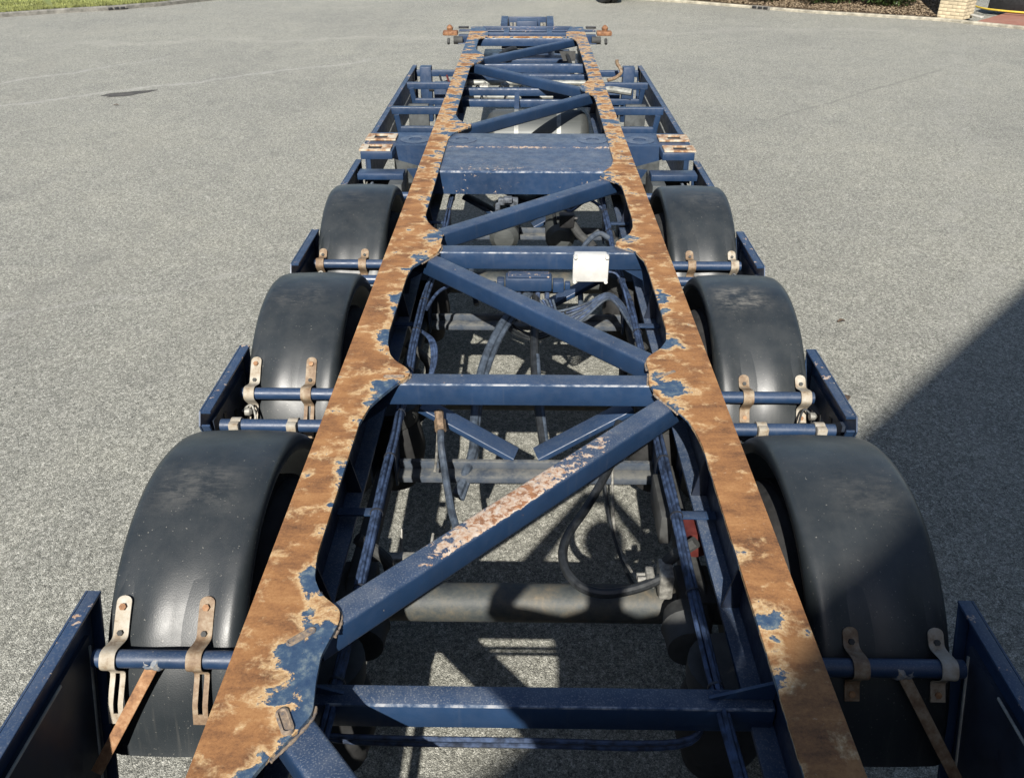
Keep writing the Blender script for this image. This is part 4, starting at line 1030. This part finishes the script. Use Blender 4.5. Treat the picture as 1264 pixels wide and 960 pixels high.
# near bay
hose([(-.37, 3.03, .80), (-.365, 2.97, .77), (-.35, 2.9, .72), (-.31, 2.72, .64), (-.27, 2.56, .60), (-.29, 2.45, .58), (-.34, 2.36, .60)], .016, 'hose', label='blue-grey hose hanging from a corroded fitting')
mb = MB(); mb.tube([(-.385, 3.12, .845), (-.372, 3.04, .805)], .020, 8); mb.tube([(-.378, 3.08, .825), (-.37, 3.03, .80)], .025, 6); part('hose_fitting', mb, 'brass')
hose([(.40, 3.05, .84), (.36, 2.85, .79), (.25, 2.62, .74), (.155, 2.45, .71), (.14, 2.32, .70), (.19, 2.22, .69), (.28, 2.18, .69), (.40, 2.20, .70), (.50, 2.24, .72)], .018, 'hose_black', label='black hose looping round to the right brake valve')
hose([(.33, 3.0, .70), (.36, 2.75, .52), (.42, 2.5, .45), (.46, 2.35, .55), (.50, 2.3, .68)], .007, 'hose_black')
hose([(.38, 3.02, .66), (.38, 2.72, .48), (.45, 2.42, .5), (.47, 2.3, .60)], .006, 'fitting')
mb = MB(); mb.box(.475, .525, 2.20, 2.30, .64, .75, .008); mb.box(.43, .46, 2.22, 2.28, .68, .73, .006); mb.tube([(.40, 2.235, .705), (.455, 2.235, .705)], .012, 8); mb.tube([(.40, 2.265, .695), (.455, 2.265, .695)], .012, 8)
part('brake_valve', mb, 'fitting', 'pale metal brake valve with pipe fittings')
mb = MB(); mb.lathe([(-.07, .02), (-.065, .055), (.065, .055), (.07, .02)], 'Y', 20, (.625, 2.42, .76)); rc = part('red_canister', mb, 'red', 'small faded red canister beside the right beam')
mb = MB(); mb.box(.566, .570, 2.375, 2.42, .755, .79, 0); part('tag', mb, 'white', parent=rc)
mb = MB(); mb.box(.5635, .5655, 2.39, 2.398, .76, .785, 0).box(.5635, .5655, 2.398, 2.411, .76, .766, 0); part('tag_mark', mb, 'black', parent=rc)
mb = MB(); mb.box(.50, .545, 2.43, 2.70, .70, .83, .008); part('bracket_plate', mb, 'dirty')
hose([(-.50, 2.62, .60), (-.50, 2.55, .50), (-.46, 2.45, .42), (-.42, 2.6, .35), (-.40, 2.8, .42)], .006, 'fitting')
mb = MB(); mb.box(-.58, -.42, 2.40, 2.44, .62, .64, .004); part('bracket_plate', mb, 'fitting')
# second bay
hose([(.02, 4.20, .93), (-.06, 4.05, .91), (-.15, 3.85, .86), (-.22, 3.6, .78), (-.24, 3.3, .70), (-.24, 3.1, .64), (-.30, 2.9, .55)], .022, 'hose', label='thick grey hose dropping from the valve block')
hose([(.03, 4.20, .93), (-.04, 4.03, .90), (-.13, 3.82, .85), (-.20, 3.57, .76), (-.225, 3.28, .68), (-.23, 3.08, .62), (-.28, 2.9, .53)], .014, 'hose')
hose([(.05, 4.20, .92), (.045, 4.0, .86), (.04, 3.7, .80), (.055, 3.4, .73), (.09, 3.1, .62)], .022, 'hose_black', label='dark hose dropping straight from the valve block')
hose([(.055, 3.7, .81), (.07, 3.4, .74), (.10, 3.1, .63)], .012, 'hose')
mb = MB(); mb.box(-.115, .135, 4.14, 4.235, .955, 1.03, .010); mb.box(-.16, -.12, 4.15, 4.22, .95, 1.01, .006); mb.box(.14, .20, 4.15, 4.22, .945, 1.005, .006); mb.box(.205, .235, 4.165, 4.205, .955, .995, .006)
mb.box(-.20, -.165, 4.165, 4.205, .955, .99, .005)
vb = part('valve_block', mb, 'blue', 'blue overpainted brake valve block under the white box')
for k in range(5):
    mb = MB(); mb.tube([(-.09 + k * .05, 4.18, .956), (-.09 + k * .05, 4.16, .905)], .014, 8); part('port', mb, 'cable', parent=vb)
mb = MB(); mb.box(-.10, .12, 4.15, 4.225, 1.031, 1.04, .003); part('lid', mb, 'blue_edge', parent=vb)
for k in range(7):
    x0 = .06 + .02 * k
    hose([(x0 * .9 - .02, 4.16, .90), (.14 + .01 * k, 4.10 - .015 * k, .86 - .01 * k), (.30, 4.10 - .012 * k, .90 - .008 * k), (.44, 4.16 - .012 * k, .94), (.52, 3.98 - .03 * k, .93), (.535, 3.7, .92)], .007, 'cable' if k % 2 else 'hose')
for k in range(3):
    hose([(-.05 + .04 * k, 4.16, .90), (-.10, 4.05, .84 - .02 * k), (.02, 3.95 - .03 * k, .80), (.16, 4.0 - .02 * k, .82), (.22, 4.12, .88)], .007, 'hose_black')
hose([(-.20, 4.18, .97), (-.32, 4.22, .98), (-.46, 4.12, .97), (-.52, 3.95, .94)], .009, 'cable')
mb = MB(); mb.box(.25, .428, 4.175, 4.245, 1.008, 1.150, .012); wb = part('junction_box', mb, 'white', 'white plastic junction box on the crossmember')
mb = MB(); mb.box(.244, .434, 4.166, 4.18, 1.003, 1.155, .006); part('lid', mb, 'white', parent=wb)
for (x, z) in ((.256, 1.148), (.422, 1.148), (.256, 1.008), (.422, 1.008)):
    mb = MB(); mb.lathe([(-.008, .010), (.012, .012)], 'Y', 10, (x, 4.16, z)); part('lid_screw', mb, 'white', parent=wb)
hose([(.43, 4.2, 1.05), (.48, 4.19, 1.04), (.51, 4.12, 1.0), (.53, 3.9, .94)], .006, 'cable')
# pale quick couplings at the left of the second bay
mb = MB(); rn = random.Random(9)
for k in range(9):
    x, y, z = -.42 + rn.uniform(-.05, .05), 3.38 + rn.uniform(-.14, .16), .80 + rn.uniform(-.05, .05)
    d = Vector((rn.uniform(-1, 1), rn.uniform(-.7, .7), rn.uniform(-.4, .4))).normalized() * .025
    mb.tube([Vector((x, y, z)) - d, Vector((x, y, z)) + d], rn.uniform(.008, .014), 8)
mb.box(-.45, -.36, 3.36, 3.40, .80, .83, .004); part('couplings', mb, 'fitting', 'cluster of pale pipe couplings by the left beam')
hose([(-.42, 3.3, .80), (-.40, 3.18, .74), (-.39, 3.0, .70), (-.39, 2.9, .68)], .006, 'fitting')
for k in range(3): hose([(-.53, 3.75, .92), (-.47 + .01 * k, 3.62, .93), (-.45 + .01 * k, 3.5, .89), (-.46, 3.35, .82)], .007, 'cable')
# third bay: air tanks, valves, X braces
for s_ in (-1, 1):
    mb = MB(); mb.lathe([(-.33, .02), (-.32, .07), (-.28, .105), (.28, .105), (.32, .07), (.33, .02)], 'Y', 28, (s_ * .20 + .04, 6.0, .66)); part('air_reservoir', mb, 'tank', 'round steel air reservoir')
    mb = MB(); mb.bar((s_ * .42, 6.55, .86), (-s_ * .12, 6.00, .80), .10, .02, .004); part('vee_brace', mb, 'blue')
mb = MB(); mb.box(-.20, -.06, 5.67, 5.73, .91, .955, .008); mb.tube([(-.20, 5.64, .93), (-.20, 5.58, .90)], .018, 8); mb.tube([(-.10, 5.64, .93), (-.08, 5.57, .88)], .018, 8); mb.box(-.16, -.10, 5.60, 5.66, .95, .985, .006); part('relay_valve', mb, 'fitting2')
hose([(.10, 5.66, .92), (.14, 5.60, .95), (.18, 5.62, .90), (.20, 5.6, .80)], .013, 'hose_black')
hose([(.22, 5.72, .93), (.30, 5.6, .90), (.42, 5.62, .97), (.52, 5.55, .93)], .010, 'cable')
hose([(.53, 5.0, .92), (.45, 5.03, .95), (.36, 4.95, .90), (.33, 4.8, .82), (.32, 4.5, .7)], .017, 'hose')
hose([(-.35, 4.9, .80), (-.33, 4.75, .75), (-.30, 4.6, .66)], .017, 'hose')
mb = MB(); mb.box(.22, .32, 5.42, 5.50, .84, .93, .008); mb.tube([(.20, 5.45, .90), (.34, 5.45, .90)], .014, 8); part('relay_valve', mb, 'black')
hose([(.30, 5.5, .86), (.36, 5.4, .80), (.44, 5.3, .76), (.50, 5.1, .70)], .03, 'dirty')

# ------------------------------------------------------------------ forward: tank, landing gear, front end
mb = MB(); TY, TZ, TR = 8.25, .70, .27
mb.lathe([(-.40, .02), (-.39, .16), (-.365, .23), (-.32, TR - .006), (-.30, TR), (.50, TR), (.52, TR - .006), (.565, .23), (.59, .16), (.60, .02)], 'X', 48, (-.0, TY, TZ))
tk = part('drum_tank', mb, 'tank', 'brushed steel tank slung across the frame')
for x in (-.10, .30):
    mb = MB(); mb.lathe([(x - .02, TR + .001), (x - .02, TR + .005), (x + .02, TR + .005), (x + .02, TR + .001)], 'X', 48, (0, TY, TZ), closed=True); part('tank_band', mb, 'steelpipe', parent=tk)
mb = MB(); mb.bar((-.10, 8.75, 1.03), (-.10, 8.45, .94), .05, .03, .004); mb.bar((.30, 8.45, .95), (.30, 8.30, .99), .05, .02, .004); part('tank_hanger', mb, 'blue')
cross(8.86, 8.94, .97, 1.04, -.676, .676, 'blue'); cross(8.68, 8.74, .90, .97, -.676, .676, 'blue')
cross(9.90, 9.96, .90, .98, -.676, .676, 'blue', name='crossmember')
mb = MB(); mb.tube([(-.66, 9.62, .95), (.66, 9.62, .95)], .03, 12); part('landing_gear_shaft', mb, 'steelpipe')
mb = MB(); mb.tube([(-.66, 9.35, .86), (.66, 9.35, .86)], .028, 12); part('landing_gear_shaft', mb, 'steelpipe')
for x in (-.46, -.24):
    mb = MB(); mb.lathe([(-.05, .02), (-.045, .045), (.045, .045), (.05, .02)], 'X', 16, (x, 9.45, .93)); mb.tube([(x, 9.45, .93), (x, 9.60, .95)], .018, 8); mb.tube([(x, 9.45, .93), (x + .03, 9.2, .88)], .010, 8, 2); part('shaft_bearing', mb, 'fitting')
mb = MB(); mb.tube([(-.62, 9.46, .90), (-.05, 9.46, .90)], .035, 12); part('valve_rail', mb, 'black')
for x in (-.55, -.30, -.08, .02, .25, .42):
    hose([(x, 9.5, .93), (x + .03, 9.35, .97), (x + .07, 9.2, .92), (x + .05, 9.05, .86)], .008, 'hose_black')
for x0, x1 in ((-.06, .13), (.27, .44)):
    mb = MB(); mb.prism([(x0, 1.02), (x1 - .07, 1.02), (x1, .95), (x1, .85), (x0, .85)], 'Y', 9.02, 9.05); part('gear_plate', mb, 'blue')
for s_ in (-1, 1):
    mb = MB(); mb.box(*sorted((s_ * .86, s_ * 1.0)), 9.40, 9.54, .18, .98, .008); lg = part('landing_leg', mb, 'blue', 'blue square landing leg')
    mb = MB(); mb.box(*sorted((s_ * .88, s_ * .98)), 9.42, 9.52, .06, .18, .006); mb.box(*sorted((s_ * .78, s_ * 1.08)), 9.32, 9.62, .01, .06, .012); part('foot', mb, 'dirty', parent=lg)
    mb = MB(); mb.tube([(s_ * .74, 9.50, .93), (s_ * 1.06, 9.50, .93)], .05, 14); part('gear_housing', mb, 'dirty', parent=lg)
mb = MB(); mb.tube([(.88, 9.62, .98), (.97, 9.66, 1.0), (1.03, 9.72, 1.04), (1.02, 9.78, 1.08), (.99, 9.80, 1.12), (.985, 9.80, 1.16)], .019, 10, 5); part('crank_handle', mb, 'strap_rust', 'brown S-shaped landing gear crank')
mb = MB(); mb.tube([(.80, 9.15, .99), (1.08, 9.05, .97)], .035, 10); part('crank_socket', mb, 'steelpipe')
for x in (-.98, -.90, -.82): hose([(x, 9.9, .97), (x + .04, 9.75, .93), (x + .1, 9.65, .96)], .012, 'red' if x == -.90 else 'hose_black')

# front end
def bx(*a, b=.005):
    q = MB(); q.box(*a, b); return q
mb = bx(-.92, .92, 12.10, 12.18, .98, 1.075); part('front_bolster', mb, 'blue', 'dark blue front crossbar with rusty twistlocks at both ends')
mb = bx(-.92, -.757, 11.96, 12.099, .98, .99); mb.box(.757, .92, 11.96, 12.099, .98, .99, .003); part('front_bolster_shelf', mb, 'blue')
mb = bx(-.92, .92, 12.19, 12.30, 1.10, 1.117); part('front_bolster_lip', mb, 'blue_edge')
for s_ in (-1, 1):
    tw = part('twistlock', bx(*sorted((s_ * .93, s_ * 1.13)), 12.08, 12.22, 1.065, 1.12, b=.012), 'twist', 'orange rusty twistlock at the front corner')
    mb = MB(); mb.lathe([(1.12, .035), (1.15, .045), (1.175, .03), (1.19, .01)], 'Z', 14, (s_ * 1.04, 12.18, 0)); part('lock_cone', mb, 'twist', parent=tw)
    mb = MB(); mb.tube([(s_ * .86, 12.02, 1.02), (s_ * .98, 12.02, 1.02)], .05, 12); mb.tube([(s_ * 1.05, 12.06, 1.03), (s_ * 1.05, 12.0, .98)], .02, 8); part('lock_handle', mb, 'dirty', parent=tw)
    mb = MB(); mb.box(*sorted((s_ * .80, s_ * .94)), 12.40, 12.46, 1.11, 1.135, .004); part('lamp_bracket', mb, 'black', parent=tw)
# apron grid between the beams
mb = bx(-.50, .50, 11.44, 11.50, ZF - .0155, ZF - .001, b=.002); part('apron_edge', mb, 'flange')
mb = bx(-.60, .60, 11.78, 11.84, 1.05, ZF - .003); part('apron_bar', mb, 'blue')
mb = bx(-.605, .605, 12.305, 12.36, 1.05, ZF); part('apron_bar', mb, 'blue_edge')
for x in (-.27, .29):
    mb = bx(x - .035, x + .035, 11.50, 12.30, 1.06, ZF - .006); part('apron_bar', mb, 'blue')
mb = bx(-.58, .58, 11.55, 12.35, .80, .86); part('kingpin_plate', mb, 'blue')
mb = bx(-.55, .55, 10.75, 11.5, .80, .83); part('kingpin_plate', mb, 'blue')
mb = MB(); mb.prism([(-.35, 12.37), (.35, 12.37), (.35, 12.75), (.26, 12.92), (-.26, 12.92), (-.35, 12.75)], 'Z', .86, .93); fp = part('nose_plate', mb, 'blue', 'blue nose plate with cut corners at the far end')
for s_ in (-1, 1):
    mb = MB(); mb.prism([(12.37, .93), (12.75, .93), (12.92, 1.05), (12.92, 1.19), (12.8, 1.22), (12.37, 1.18)], 'X', *sorted((s_ * .27, s_ * .36))); part('nose_cheek', mb, 'blue', parent=fp)
mb = bx(-.14, .14, 12.50, 12.85, .931, 1.19); part('nose_box', mb, 'blue', parent=fp)
mb = bx(-.268, .268, 12.86, 12.90, .931, 1.20); part('nose_front', mb, 'blue', parent=fp)
for x in (-.22, -.17, .2, .24):
    mb = MB(); mb.tube([(x, 12.6, .95), (x, 12.62, 1.16)], .02, 8); part('coupling', mb, 'fitting', parent=fp)
hose([(-.15, 11.45, 1.02), (-.28, 11.3, 1.0), (-.42, 11.0, .93), (-.52, 10.6, .90), (-.56, 10.2, .9)], .028, 'hose_black')
hose([(.36, 11.3, 1.0), (.48, 11.15, 1.0), (.53, 10.9, .93), (.545, 10.5, .87), (.55, 10.2, .85)], .022, 'hose_black')
mb = MB(); mb.prism([(.40, 1.03), (.60, 1.03), (.60, .92), (.45, .92)], 'Y', 11.1, 11.14); part('gusset', mb, 'dirty')
# rear end, mostly out of the picture
for s_ in (-1, 1):
    mb = bx(*sorted((s_ * .757, s_ * 1.22)), .34, .50, .95, 1.13); ra = part('rear_bolster_arm', mb, 'blue')
    mb = bx(*sorted((s_ * 1.02, s_ * 1.225)), .36, .54, 1.131, 1.165); part('container_seat', mb, 'pad', parent=ra)
